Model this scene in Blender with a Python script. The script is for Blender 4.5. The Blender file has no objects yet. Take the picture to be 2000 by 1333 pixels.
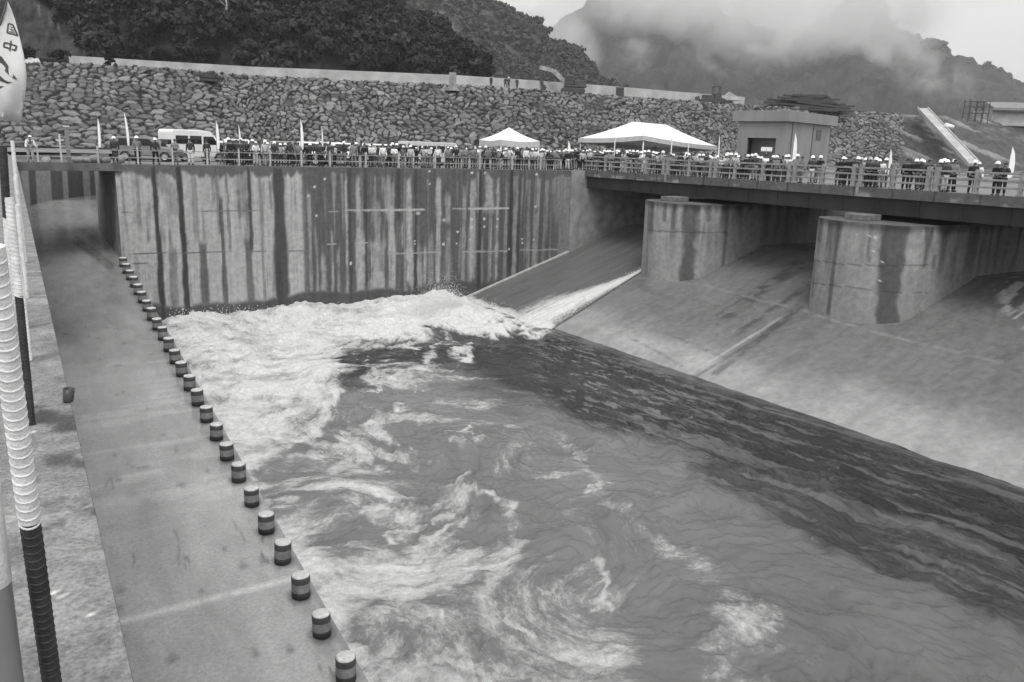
import bpy, bmesh, math, random
import numpy as np
from mathutils import Vector, Matrix

SC = bpy.context.scene
COL = SC.collection
random.seed(7)
RS = np.random.RandomState(11)
rad = math.radians

# ------------------------------------------------------------------ camera
FPX, CAMH = 1600.0, 1.75
AZ, ROLL = rad(57.3), rad(1.72)
PITCH = math.atan((667 - 290) * math.cos(ROLL) / FPX)
_F = np.array([math.cos(AZ), math.sin(AZ), 0.0])
_R = np.array([math.sin(AZ), -math.cos(AZ), 0.0])
_Z = np.array([0.0, 0.0, 1.0])
FW = _F * math.cos(PITCH) - _Z * math.sin(PITCH)
_U = _F * math.sin(PITCH) + _Z * math.cos(PITCH)
RT = _R * math.cos(ROLL) + _U * math.sin(ROLL)
UP = _U * math.cos(ROLL) - _R * math.sin(ROLL)
EYE = np.array([0.0, 0.0, CAMH])

cam_d = bpy.data.cameras.new('camera')
cam = bpy.data.objects.new('camera', cam_d)
COL.objects.link(cam)
cam_d.sensor_width = 36.0
cam_d.lens = 36.0 * FPX / 2000.0
cam_d.clip_start = 0.05
cam_d.clip_end = 6000
m = Matrix.Identity(4)
for i in range(3):
    m[i][0], m[i][1], m[i][2], m[i][3] = RT[i], UP[i], -FW[i], EYE[i]
cam.matrix_world = m
SC.camera = cam

# ------------------------------------------------------------------ world, sun, exposure
SUN_EL, SUN_AZ = rad(60), rad(-118)       # azimuth in the ground plane, measured from +X
world = bpy.data.worlds.new('World')
SC.world = world
world.use_nodes = True
nt = world.node_tree
nt.nodes.clear()
out = nt.nodes.new('ShaderNodeOutputWorld')
bg = nt.nodes.new('ShaderNodeBackground')
sky = nt.nodes.new('ShaderNodeTexSky')
sky.sky_type = 'NISHITA'
sky.sun_disc = False
sky.sun_elevation = SUN_EL
sky.sun_rotation = math.pi / 2 - SUN_AZ
sky.air_density = 1.0
sky.dust_density = 4.0
bw = nt.nodes.new('ShaderNodeHueSaturation')
bw.inputs['Saturation'].default_value = 0.0
nt.links.new(sky.outputs[0], bw.inputs['Color'])
nt.links.new(bw.outputs[0], bg.inputs['Color'])
bg.inputs['Strength'].default_value = 0.08
# pale overcast veil added to the clear sky, a little uneven
tcw = nt.nodes.new('ShaderNodeTexCoord')
nw = nt.nodes.new('ShaderNodeTexNoise'); nw.inputs['Scale'].default_value = 2.2; nw.inputs['Detail'].default_value = 6
nt.links.new(tcw.outputs['Generated'], nw.inputs['Vector'])
mw = nt.nodes.new('ShaderNodeMapRange'); mw.inputs['From Min'].default_value = .3; mw.inputs['From Max'].default_value = .7
mw.inputs['To Min'].default_value = .28; mw.inputs['To Max'].default_value = .42
nt.links.new(nw.outputs['Fac'], mw.inputs['Value'])
bg2 = nt.nodes.new('ShaderNodeBackground'); bg2.inputs['Color'].default_value = (1, 1, 1, 1)
nt.links.new(mw.outputs[0], bg2.inputs['Strength'])
ads = nt.nodes.new('ShaderNodeAddShader')
nt.links.new(bg.outputs[0], ads.inputs[0]); nt.links.new(bg2.outputs[0], ads.inputs[1])
nt.links.new(ads.outputs[0], out.inputs['Surface'])

sun_d = bpy.data.lights.new('sun', 'SUN')
sun_d.energy = 1.0
sun_d.angle = rad(25)
sun_d.color = (1.0, 0.985, 0.97)
sun = bpy.data.objects.new('sun', sun_d)
COL.objects.link(sun)
sdir = Vector((math.cos(SUN_EL) * math.cos(SUN_AZ), math.cos(SUN_EL) * math.sin(SUN_AZ), math.sin(SUN_EL)))
sun.rotation_euler = sdir.to_track_quat('Z', 'Y').to_euler()
sun.location = (20, 20, 60)

SC.view_settings.view_transform = 'Standard'
SC.view_settings.look = 'None'
SC.view_settings.exposure = 0.55
SC.view_settings.gamma = 1.0
SC.cycles.max_bounces = 5
SC.cycles.diffuse_bounces = 3
SC.cycles.glossy_bounces = 2
SC.cycles.transmission_bounces = 2
SC.cycles.volume_bounces = 2
SC.cycles.transparent_max_bounces = 8
SC.cycles.caustics_reflective = False
SC.cycles.caustics_refractive = False
SC.cycles.use_denoising = True


# ------------------------------------------------------------------ pixel helpers (photo pixel -> point of the place)
def ray(x, y):
    return FW + RT * ((x - 1000) / FPX) - UP * ((y - 666.5) / FPX)
def onz(x, y, z):
    d = ray(x, y); return EYE + d * ((z - CAMH) / d[2])
def onX(x, y, X):
    d = ray(x, y); return EYE + d * (X / d[0])
def onY(x, y, Y):
    d = ray(x, y); return EYE + d * (Y / d[1])
def atd(x, y, dist):
    return EYE + ray(x, y) * dist
def px(P):
    P = np.asarray(P, float) - EYE
    z = P @ FW
    return 1000 + FPX * (P @ RT) / z, 666.5 - FPX * (P @ UP) / z
def horizon(x):
    return 260 + .03 * x
def hgt(x, y, dist):            # point at depth dist
    return atd(x, y, dist)


# ------------------------------------------------------------------ numpy noise
def _hash(ix, iy, seed):
    h = (ix.astype(np.int64) * 374761393 + iy.astype(np.int64) * 668265263 + seed * 974634777) & 0xffffffff
    h = ((h ^ (h >> 13)) * 1274126177) & 0xffffffff
    h = h ^ (h >> 16)
    return (h & 0xffffff) / float(0xffffff)
def vnoise(x, y, seed=0):
    x = np.asarray(x, float); y = np.asarray(y, float)
    ix = np.floor(x); iy = np.floor(y)
    fx = x - ix; fy = y - iy
    fx = fx * fx * fx * (fx * (fx * 6 - 15) + 10); fy = fy * fy * fy * (fy * (fy * 6 - 15) + 10)
    a = _hash(ix, iy, seed); b = _hash(ix + 1, iy, seed)
    c = _hash(ix, iy + 1, seed); d = _hash(ix + 1, iy + 1, seed)
    return (a * (1 - fx) + b * fx) * (1 - fy) + (c * (1 - fx) + d * fx) * fy
def fbm(x, y, seed=0, oct=4, gain=.5, lac=2.03):
    s = 0; a = 1; t = 0
    for k in range(oct):
        s = s + a * vnoise(x, y, seed + 17 * k); t += a
        x = x * lac + 3.7; y = y * lac + 1.9; a *= gain
    return s / t
def sstep(a, b, x):
    t = np.clip((x - a) / (b - a), 0, 1)
    return t * t * (3 - 2 * t)
def seg_dist(x, y, pts):
    """distance to a polyline and the fraction along it"""
    best = np.full(np.shape(x), 1e9); frac = np.zeros(np.shape(x))
    n = len(pts) - 1
    for i in range(n):
        x0, y0 = pts[i][:2]; x1, y1 = pts[i + 1][:2]
        dx, dy = x1 - x0, y1 - y0
        t = np.clip(((x - x0) * dx + (y - y0) * dy) / (dx * dx + dy * dy + 1e-9), 0, 1)
        d = np.hypot(x - x0 - t * dx, y - y0 - t * dy)
        m_ = d < best
        best = np.where(m_, d, best); frac = np.where(m_, (i + t) / n, frac)
    return best, frac
def inside(x, y, poly):
    r = np.zeros(np.shape(x), bool)
    n = len(poly)
    for i in range(n):
        x0, y0 = poly[i]; x1, y1 = poly[(i + 1) % n]
        c = ((y0 > y) != (y1 > y)) & (x < (x1 - x0) * (y - y0) / (y1 - y0 + 1e-12) + x0)
        r ^= c
    return r
def soft_poly(x, y, poly, soft):
    d, _ = seg_dist(x, y, list(poly) + [poly[0]])
    s = np.where(inside(x, y, poly), d, -d)
    return sstep(-soft, soft, s)


# ------------------------------------------------------------------ materials
MATS = {}
def _new(name):
    mt = bpy.data.materials.new(name)
    mt.use_nodes = True
    n = mt.node_tree
    b = n.nodes['Principled BSDF']
    return mt, n, b
def g3(v):
    return (v, v, v, 1)
def plain(name, v, rough=.6, metal=0.0, var=.25, scale=3.0, bump=0.0, bscale=20.0, spec=.4, stretch=None):
    """grey surface with soft procedural variation"""
    if name in MATS:
        return MATS[name]
    mt, n, b = _new(name)
    tc = n.nodes.new('ShaderNodeTexCoord')
    mp = n.nodes.new('ShaderNodeMapping')
    n.links.new(tc.outputs['Object'], mp.inputs['Vector'])
    if stretch:
        mp.inputs['Scale'].default_value = stretch
    no = n.nodes.new('ShaderNodeTexNoise')
    no.inputs['Scale'].default_value = scale
    no.inputs['Detail'].default_value = 5
    n.links.new(mp.outputs[0], no.inputs['Vector'])
    mr = n.nodes.new('ShaderNodeMapRange')
    mr.inputs['From Min'].default_value = .3
    mr.inputs['From Max'].default_value = .7
    mr.inputs['To Min'].default_value = v * (1 - var)
    mr.inputs['To Max'].default_value = v * (1 + var)
    n.links.new(no.outputs['Fac'], mr.inputs['Value'])
    n.links.new(mr.outputs[0], b.inputs['Base Color'])
    b.inputs['Roughness'].default_value = rough
    b.inputs['Metallic'].default_value = metal
    b.inputs['Specular IOR Level'].default_value = spec
    if bump:
        bn = n.nodes.new('ShaderNodeTexNoise')
        bn.inputs['Scale'].default_value = bscale
        bn.inputs['Detail'].default_value = 6
        n.links.new(mp.outputs[0], bn.inputs['Vector'])
        bp = n.nodes.new('ShaderNodeBump')
        bp.inputs['Strength'].default_value = bump
        bp.inputs['Distance'].default_value = .05
        n.links.new(bn.outputs['Fac'], bp.inputs['Height'])
        n.links.new(bp.outputs[0], b.inputs['Normal'])
    MATS[name] = mt
    return mt

def toned(name, rough_dry=.8, rough_wet=.25, fine=9.0, fvar=.35, bump=.25, bscale=14.0, bdist=.03, spec=.4):
    """surface whose albedo is the point attribute 'tone' and wetness 'wet', with fine noise"""
    mt, n, b = _new(name)
    at = n.nodes.new('ShaderNodeAttribute'); at.attribute_name = 'tone'
    aw = n.nodes.new('ShaderNodeAttribute'); aw.attribute_name = 'wet'
    tc = n.nodes.new('ShaderNodeTexCoord')
    no = n.nodes.new('ShaderNodeTexNoise'); no.inputs['Scale'].default_value = fine
    no.inputs['Detail'].default_value = 7; no.inputs['Roughness'].default_value = .65
    n.links.new(tc.outputs['Object'], no.inputs['Vector'])
    mr = n.nodes.new('ShaderNodeMapRange')
    mr.inputs['From Min'].default_value = .3; mr.inputs['From Max'].default_value = .7
    mr.inputs['To Min'].default_value = 1 - fvar; mr.inputs['To Max'].default_value = 1 + fvar
    n.links.new(no.outputs['Fac'], mr.inputs['Value'])
    mu = n.nodes.new('ShaderNodeMath'); mu.operation = 'MULTIPLY'
    n.links.new(at.outputs['Fac'], mu.inputs[0]); n.links.new(mr.outputs[0], mu.inputs[1])
    n.links.new(mu.outputs[0], b.inputs['Base Color'])
    rr = n.nodes.new('ShaderNodeMapRange')
    rr.inputs['To Min'].default_value = rough_dry; rr.inputs['To Max'].default_value = rough_wet
    n.links.new(aw.outputs['Fac'], rr.inputs['Value'])
    n.links.new(rr.outputs[0], b.inputs['Roughness'])
    b.inputs['Specular IOR Level'].default_value = spec
    bp = n.nodes.new('ShaderNodeBump'); bp.inputs['Strength'].default_value = bump
    bp.inputs['Distance'].default_value = bdist
    b2 = n.nodes.new('ShaderNodeTexNoise'); b2.inputs['Scale'].default_value = bscale; b2.inputs['Detail'].default_value = 6
    n.links.new(tc.outputs['Object'], b2.inputs['Vector'])
    n.links.new(b2.outputs['Fac'], bp.inputs['Height'])
    n.links.new(bp.outputs[0], b.inputs['Normal'])
    MATS[name] = mt
    return mt

M_CONC = plain('concrete', .27, .85, var=.3, scale=1.2, bump=.3, bscale=9)
M_CONCD = plain('dark_concrete', .11, .85, var=.35, scale=1.5, bump=.3, bscale=9)
M_RAIL = plain('rail_concrete', .27, .8, var=.25, scale=3)
M_STEELD = plain('dark_steel', .028, .6, var=.4, scale=.8, stretch=(1, 1, .3))
M_STEEL = plain('grey_steel', .25, .45, .3, var=.3, scale=4)
M_WHITE = plain('white_paint', .78, .35, var=.06, scale=2)
M_CREAM = plain('pale_paint', .55, .4, var=.1, scale=2)
M_GREYP = plain('grey_paint', .2, .35, var=.15, scale=2)
M_DARKP = plain('dark_paint', .05, .35, var=.2, scale=2)
M_GLASS = plain('dark_glass', .02, .06, var=.2, scale=1, spec=.6)
M_TYRE = plain('tyre_rubber', .025, .85, var=.3, scale=20)
M_CANVAS = plain('white_canvas', .86, .8, var=.04, scale=1.5, bump=.15, bscale=3)
M_EARTH = plain('bare_earth', .12, .95, var=.45, scale=.25, bump=.6, bscale=2)
M_GRAVEL = plain('gravel', .2, .95, var=.4, scale=1.3, bump=.5, bscale=12)
M_TIMBER = plain('weathered_timber', .055, .9, var=.6, scale=3, stretch=(.4, 6, 6))
M_BARK = plain('bark', .06, .95, var=.5, scale=4, stretch=(1, 1, .2), bump=.5)
M_BARKL = plain('pale_bark', .3, .9, var=.4, scale=3, stretch=(1, 1, .3))
M_LEAF = plain('leaves', .024, .8, var=.7, scale=.35, spec=.2)
M_LEAFD = plain('dark_leaves', .014, .8, var=.6, scale=.4, spec=.2)
M_LEAFL = plain('pale_leaves', .042, .8, var=.6, scale=.4, spec=.2)
M_LEAFM = plain('hazy_leaves', .06, .8, var=.6, scale=.3, spec=.2)  # this and the next leaf colour have distance haze mixed in
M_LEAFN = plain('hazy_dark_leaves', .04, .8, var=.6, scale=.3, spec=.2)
M_YELLOW = plain('machine_paint', .06, .5, var=.3, scale=2)
M_SKIN = plain('skin', .2, .6, var=.15, scale=8)
M_HAIR = plain('hair', .012, .6, var=.3, scale=30)
M_CLOTH = {}
for nm, v in (('white', .75), ('pale', .5), ('grey', .2), ('dark', .045), ('black', .015)):
    M_CLOTH[nm] = plain(nm + '_cloth', v, .9, var=.15, scale=10)
M_HELM = plain('helmet_plastic', .85, .3, var=.03, scale=2)
M_HELMG = plain('grey_helmet_plastic', .4, .3, var=.05, scale=2)


# ------------------------------------------------------------------ mesh builder
class MB:
    def __init__(s):
        s.v = []; s.f = []; s.mi = []; s.smooth = []
    def _add(s, vs, fs, mi=0, sm=False):
        o = len(s.v)
        s.v.extend([tuple(float(c) for c in p) for p in vs])
        for f in fs:
            s.f.append(tuple(i + o for i in f)); s.mi.append(mi); s.smooth.append(sm)
    def box(s, c, sz, rz=0.0, mi=0, taper=1.0, M=None):
        hx, hy, hz = sz[0] / 2, sz[1] / 2, sz[2] / 2
        cr, sr = math.cos(rz), math.sin(rz)
        vs = []
        for zz, k in ((-hz, 1.0), (hz, taper)):
            for xx, yy in ((-hx, -hy), (hx, -hy), (hx, hy), (-hx, hy)):
                x, y = xx * k, yy * k
                p = (x * cr - y * sr + c[0], x * sr + y * cr + c[1], zz + c[2])
                vs.append(tuple(M @ Vector(p)) if M is not None else p)
        s._add(vs, [(3, 2, 1, 0), (4, 5, 6, 7), (0, 1, 5, 4), (1, 2, 6, 5), (2, 3, 7, 6), (3, 0, 4, 7)], mi)
        return s
    def span(s, lo, hi, mi=0):
        return s.box([(a + b) / 2 for a, b in zip(lo, hi)], [b - a for a, b in zip(lo, hi)], 0, mi)
    def tube(s, pts, r, n=8, mi=0, caps=True, sm=True):
        pts = [Vector(p) for p in pts]
        rs = r if isinstance(r, (list, tuple)) else [r] * len(pts)
        vs = []; fs = []
        prev = None
        for i, p in enumerate(pts):
            d = (pts[min(i + 1, len(pts) - 1)] - pts[max(i - 1, 0)])
            d = d.normalized() if d.length > 1e-9 else Vector((0, 0, 1))
            if prev is None:
                a = d.cross(Vector((0, 0, 1)))
                if a.length < 1e-3: a = Vector((1, 0, 0))
                a.normalize()
            else:
                a = (prev - d * prev.dot(d)).normalized()
            prev = a
            b = d.cross(a)
            for k in range(n):
                t = 2 * math.pi * k / n
                vs.append(p + (a * math.cos(t) + b * math.sin(t)) * rs[i])
        for i in range(len(pts) - 1):
            for k in range(n):
                k2 = (k + 1) % n
                fs.append((i * n + k, i * n + k2, (i + 1) * n + k2, (i + 1) * n + k))
        s._add(vs, fs, mi, sm)
        if caps:
            o = len(s.v) - len(vs)
            s.f.append(tuple(o + k for k in reversed(range(n)))); s.mi.append(mi); s.smooth.append(False)
            s.f.append(tuple(o + (len(pts) - 1) * n + k for k in range(n))); s.mi.append(mi); s.smooth.append(False)
        return s
    def bar(s, a, b, w, h=None, mi=0):
        """square bar between two points"""
        a = Vector(a); b = Vector(b); h = h or w
        d = (b - a).normalized()
        x = d.cross(Vector((0, 0, 1)))
        if x.length < 1e-3: x = Vector((1, 0, 0))
        x.normalize(); y = x.cross(d)
        vs = []
        for p in (a, b):
            for i, j in ((-1, -1), (1, -1), (1, 1), (-1, 1)):
                vs.append(p + x * (i * w / 2) + y * (j * h / 2))
        s._add(vs, [(0, 1, 2, 3), (7, 6, 5, 4), (0, 4, 5, 1), (1, 5, 6, 2), (2, 6, 7, 3), (3, 7, 4, 0)], mi)
        return s
    def lathe(s, prof, c=(0, 0, 0), n=16, mi=0, sm=True):
        vs = []; fs = []
        for r, z in prof:
            for k in range(n):
                t = 2 * math.pi * k / n
                vs.append((c[0] + r * math.cos(t), c[1] + r * math.sin(t), c[2] + z))
        for i in range(len(prof) - 1):
            for k in range(n):
                k2 = (k + 1) % n
                fs.append((i * n + k, i * n + k2, (i + 1) * n + k2, (i + 1) * n + k))
        s._add(vs, fs, mi, sm)
        return s
    def prism(s, poly, axis_a, axis_b, depth, origin, mi=0):
        """2-D polygon in (axis_a, axis_b), extruded by vector depth"""
        A = Vector(axis_a); B = Vector(axis_b); D = Vector(depth); O = Vector(origin)
        n = len(poly)
        vs = [O + A * u + B * w for u, w in poly] + [O + A * u + B * w + D for u, w in poly]
        fs = [tuple(reversed(range(n))), tuple(range(n, 2 * n))]
        for i in range(n):
            j = (i + 1) % n
            fs.append((i, j, n + j, n + i))
        s._add(vs, fs, mi)
        return s
    def poly(s, pts, mi=0):
        s._add(pts, [tuple(range(len(pts)))], mi)
        return s
    def ball(s, c, r, n=8, m_=6, mi=0):
        rr = r if isinstance(r, (tuple, list)) else (r, r, r)
        vs = [(c[0], c[1], c[2] - rr[2])]
        for i in range(1, m_):
            ph = -math.pi / 2 + math.pi * i / m_
            for k in range(n):
                t = 2 * math.pi * k / n
                vs.append((c[0] + rr[0] * math.cos(ph) * math.cos(t), c[1] + rr[1] * math.cos(ph) * math.sin(t), c[2] + rr[2] * math.sin(ph)))
        vs.append((c[0], c[1], c[2] + rr[2]))
        fs = []
        for k in range(n):
            fs.append((0, 1 + (k + 1) % n, 1 + k))
        for i in range(m_ - 2):
            for k in range(n):
                k2 = (k + 1) % n
                a = 1 + i * n
                fs.append((a + k, a + k2, a + n + k2, a + n + k))
        L = len(vs) - 1
        a = 1 + (m_ - 2) * n
        for k in range(n):
            fs.append((a + k, a + (k + 1) % n, L))
        s._add(vs, fs, mi, True)
        return s
    def mesh(s, name):
        me = bpy.data.meshes.new(name)
        me.from_pydata(s.v, [], s.f)
        me.polygons.foreach_set('material_index', s.mi)
        me.polygons.foreach_set('use_smooth', s.smooth)
        me.update()
        bm = bmesh.new(); bm.from_mesh(me)
        bmesh.ops.recalc_face_normals(bm, faces=bm.faces)
        bm.to_mesh(me); bm.free()
        return me
    def build(s, name, mats, parent=None, bevel=0.0):
        me = s.mesh(name)
        o = bpy.data.objects.new(name, me)
        COL.objects.link(o)
        for mt in (mats if isinstance(mats, (list, tuple)) else [mats]):
            me.materials.append(mt)
        if parent is not None:
            o.parent = parent
        if bevel:
            bv = o.modifiers.new('bevel', 'BEVEL'); bv.width = bevel; bv.segments = 2; bv.limit_method = 'ANGLE'
        return o

def grid_mesh(name, P, mat, tone=None, wet=None, extra=None, parent=None, smooth=True, flip=False):
    """P: (n, m, 3) array"""
    n, m_ = P.shape[:2]
    me = bpy.data.meshes.new(name)
    idx = np.arange(n * m_).reshape(n, m_)
    a = idx[:-1, :-1].ravel(); b = idx[1:, :-1].ravel(); c = idx[1:, 1:].ravel(); d = idx[:-1, 1:].ravel()
    q = np.stack([a, d, c, b] if flip else [a, b, c, d], 1)
    me.vertices.add(n * m_)
    me.vertices.foreach_set('co', P.reshape(-1).astype(np.float32))
    me.loops.add(q.size)
    me.loops.foreach_set('vertex_index', q.ravel().astype(np.int32))
    me.polygons.add(len(q))
    me.polygons.foreach_set('loop_start', (np.arange(len(q)) * 4).astype(np.int32))
    me.polygons.foreach_set('loop_total', np.full(len(q), 4, np.int32))
    me.polygons.foreach_set('use_smooth', np.full(len(q), smooth, bool))
    me.update(calc_edges=True)
    for nm, arr in (('tone', tone), ('wet', wet)) + tuple((extra or {}).items()):
        if arr is not None:
            at = me.attributes.new(nm, 'FLOAT', 'POINT')
            at.data.foreach_set('value', np.asarray(arr, np.float32).ravel())
    me.materials.append(mat)
    o = bpy.data.objects.new(name, me)
    COL.objects.link(o)
    if parent is not None:
        o.parent = parent
    return o

def empty(name, loc=(0, 0, 0), rz=0.0):
    o = bpy.data.objects.new(name, None)
    COL.objects.link(o)
    o.location = tuple(float(c) for c in loc); o.rotation_euler = (0, 0, rz)
    o.empty_display_size = .3
    return o
def tag(o, label, cat, group=None):
    o['label'] = label; o['category'] = cat
    if group: o['group'] = group
    return o
def setting(o, kind='structure'):
    o['kind'] = kind
    return o
def copy_tree(o, parent=None):
    c = o.copy(); COL.objects.link(c); c.parent = parent
    for ch in list(o.children):
        copy_tree(ch, c)
    return c

YW = 59.0            # plane of the tall side wall
ZW = -10.6           # water level
XB = 45.0            # face of the bridge
XG = 62.0            # upstream wall of the gate bays
# ------------------------------------------------------------------ ground, hills
M_WALL = toned('stained_concrete', fvar=.22, fine=3.0, bump=.3, bscale=6)
M_APRON = toned('wet_concrete', .55, .16, fine=2.2, fvar=.2, bump=.22, bscale=3.0)
M_CHUTE = toned('wet_slab', .5, .1, fine=11, fvar=.2, bump=.15, bscale=5.0, bdist=.015)
M_STRIP = toned('rough_concrete', .85, .3, fine=55, fvar=.45, bump=.6, bscale=40, bdist=.012)
M_STONE = toned('stone', .85, .4, fine=2.5, fvar=.3, bump=.5, bscale=4, bdist=.08)
M_HILL = toned('wooded_slope', .9, .5, fine=.5, fvar=.6, bump=.8, bscale=.6, bdist=1.0, spec=.15)

def chute_z(Y):
    Y = np.asarray(Y, float)
    return np.minimum(-6.3 - .094 * (57.7 - np.minimum(Y, 95)), -3.9)
def chute_pt(x, y):
    d = ray(x, y)
    lo, hi = 5.0, 140.0
    for _ in range(60):
        mid = (lo + hi) / 2
        p = EYE + d * (mid / d[1])
        if p[2] > chute_z(p[1]): lo = mid
        else: hi = mid
    return EYE + d * (lo / d[1])
g = MB()
BP0 = chute_pt(54, 404); BP1 = chute_pt(186, 381)
PITY = max(BP0[1], BP1[1]) + 3.5
PITX = BP1[0] + 3
g.poly([(-400, YW + .01, 0), (1.9, YW + .01, 0), (1.9, 900, 0), (-400, 900, 0)])
g.poly([(7.25, YW + .4, -.004), (XG, YW + .4, -.004), (XG, 71.5, -.004), (7.25, 71.5, -.004)])
g.poly([(PITX, 71.5, -.004), (XG, 71.5, -.004), (XG, 900, -.004), (PITX, 900, -.004)])
g.poly([(1.9, PITY, 0), (PITX, PITY, 0), (PITX, 900, 0), (1.9, 900, 0)])
g.poly([(XG, -400, -.004), (900, -400, -.004), (900, 900, -.004), (XG, 900, -.004)])
g.poly([(-400, -60, 0), (-.9, -60, 0), (-.9, YW + .01, 0), (-400, YW + .01, 0)])
g.poly([(-1500, -400, -12.2), (3000, -400, -12.2), (3000, 3000, -12.2), (-1500, 3000, -12.2)])
setting(g.build('ground', M_GRAVEL))

def dome_bumps(u, v, size, seed):
    """crown-like domes on a jittered grid"""
    iu = np.floor(u / size); iv = np.floor(v / size)
    best = np.full(u.shape, 9e9); rnd = np.zeros(u.shape)
    for a in (-1, 0, 1):
        for b in (-1, 0, 1):
            cu = (iu + a + .5 + .8 * (_hash(iu + a, iv + b, seed) - .5)) * size
            cv = (iv + b + .5 + .8 * (_hash(iu + a, iv + b, seed + 5) - .5)) * size
            d = np.hypot(u - cu, v - cv)
            r_ = _hash(iu + a, iv + b, seed + 9)
            m_ = d < best
            best = np.where(m_, d, best); rnd = np.where(m_, r_, rnd)
    return np.sqrt(np.clip(1 - (best / (size * .72)) ** 2, 0, 1)) * (.55 + .6 * rnd), rnd

def hill(name, cols, nu, nv, bump, size, tone0, seed, gully=0.0, tone_fn=None):
    xs = [c[0] for c in cols]
    X = np.linspace(xs[0], xs[-1], nu)
    f = [np.interp(X, xs, [c[k] for c in cols]) for k in range(1, 5)]
    P0 = np.array([atd(x, y, d) for x, y, d in zip(X, f[0], f[1])])
    P1 = np.array([atd(x, y, d) for x, y, d in zip(X, f[2], f[3])])
    t = np.linspace(0, 1, nv)[None, :, None]
    P = P0[:, None, :] * (1 - t) + P1[:, None, :] * t
    away = np.array([FW[0], FW[1], 0]); away /= np.linalg.norm(away)
    back = P1[:, None, :] + away * 1.0 * np.array([18, 60, 160])[None, :, None] + np.array([0, 0, -1.0]) * np.array([12, 60, 200])[None, :, None]
    side = np.concatenate([[0], np.cumsum(np.linalg.norm(np.diff(P0, axis=0), axis=1))])
    U = np.repeat(side[:, None], nv, 1)
    V = np.linalg.norm(P - P0[:, None, :], axis=2)
    h, r_ = dome_bumps(U + 3 * fbm(U * .1, V * .1, seed), V, size, seed)
    h2, r2 = dome_bumps(U, V, size * .37, seed + 3)
    big = fbm(U / 40, V / 60, seed + 30, 4) - .5
    disp = bump * (h + .35 * h2) + gully * big
    fade = sstep(0, .06, t[..., 0])
    P[:, :, 2] += disp * fade
    P -= away * (disp * fade)[..., None] * .35
    Q = np.concatenate([P, back], 1)
    tone = tone0 * (.6 + .8 * r_) * (.8 + .6 * fbm(U / 12, V / 12, seed + 8))
    if tone_fn is not None:
        tone = tone_fn(P, tone)
    tone = np.concatenate([tone, np.full((nu, 3), tone0)], 1)
    o = grid_mesh(name, Q, M_HILL, tone=tone, wet=np.zeros(tone.shape), smooth=True)
    return o, P

NEAR = [(-300, 118, 150, -620, 330), (40, 112, 150, -430, 300), (300, 126, 155, -300, 290), (550, 141, 160, -170, 280),
        (690, 149, 165, -40, 268), (740, 151, 167, 8, 260), (800, 153, 170, 46, 250), (838, 155, 171, 60, 245), (880, 158, 173, 104, 232),
        (925, 162, 176, 146, 216), (960, 168, 180, 172, 205)]
def cut_tone(P, tone):
    w = P.reshape(-1, 3) - EYE
    z = w @ FW
    x = (1000 + FPX * (w @ RT) / z).reshape(tone.shape); y = (666.5 - FPX * (w @ UP) / z).reshape(tone.shape)
    bare = soft_poly(x, y, [(-400, 140), (-400, -200), (20, -60), (70, 10), (130, 60), (178, 112), (120, 112)], 12)
    n = fbm((x + y * .55) / 10, (y - x * .7) / 70, 4, 4)
    tone = tone * (1 - bare) + bare * (.02 + .05 * n)
    d, _ = seg_dist(x, y, [(60, 0), (110, 50), (150, 85), (182, 112)])
    return np.where(d < 2.2, .10, tone)
near_hill, NEAR_P = hill('near_hill', NEAR, 420, 150, 3.2, 8.0, .02, 3, 9, cut_tone)
setting(near_hill)
MID = [(560, 170, 405, -200, 648), (800, 170, 411, -110, 621), (900, 175, 421, -55, 600), (966, 178, 426, 2, 580), (1000, 180, 429, 24, 573),
       (1040, 182, 434, 52, 556), (1070, 186, 440, 80, 540), (1110, 190, 448, 112, 519), (1150, 195, 456, 145, 499), (1230, 205, 472, 196, 480)]
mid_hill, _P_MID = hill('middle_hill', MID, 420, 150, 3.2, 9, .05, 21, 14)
setting(mid_hill)
FAR = [(600, 240, 760, -160, 1640), (900, 244, 790, -40, 1600), (960, 245, 800, 14, 1580), (1040, 246, 805, 58, 1560), (1085, 247, 808, 66, 1550), (1130, 248, 812, 20, 1530), (1180, 250, 818, -40, 1510),
       (1290, 254, 830, -70, 1480), (1350, 256, 838, -20, 1460), (1410, 258, 845, 30, 1440), (1480, 260, 850, 60, 1420), (1560, 262, 858, 72, 1400), (1620, 264, 864, 40, 1390), (1660, 265, 868, 4, 1380), (1695, 266, 870, -6, 1374),
       (1730, 266, 872, 22, 1366), (1748, 267, 872, 76, 1344), (1790, 268, 872, 82, 1322), (1838, 269, 872, 94, 1304), (1880, 270, 872, 116, 1280),
       (1920, 272, 872, 144, 1256), (1960, 274, 872, 170, 1232), (2005, 276, 872, 198, 1200), (2080, 280, 872, 228, 1168), (2300, 285, 872, 262, 1120)]
far_hill, _P_FAR = hill('far_hill', FAR, 520, 170, 4.5, 12, .035, 41, 60)
setting(far_hill)

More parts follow.
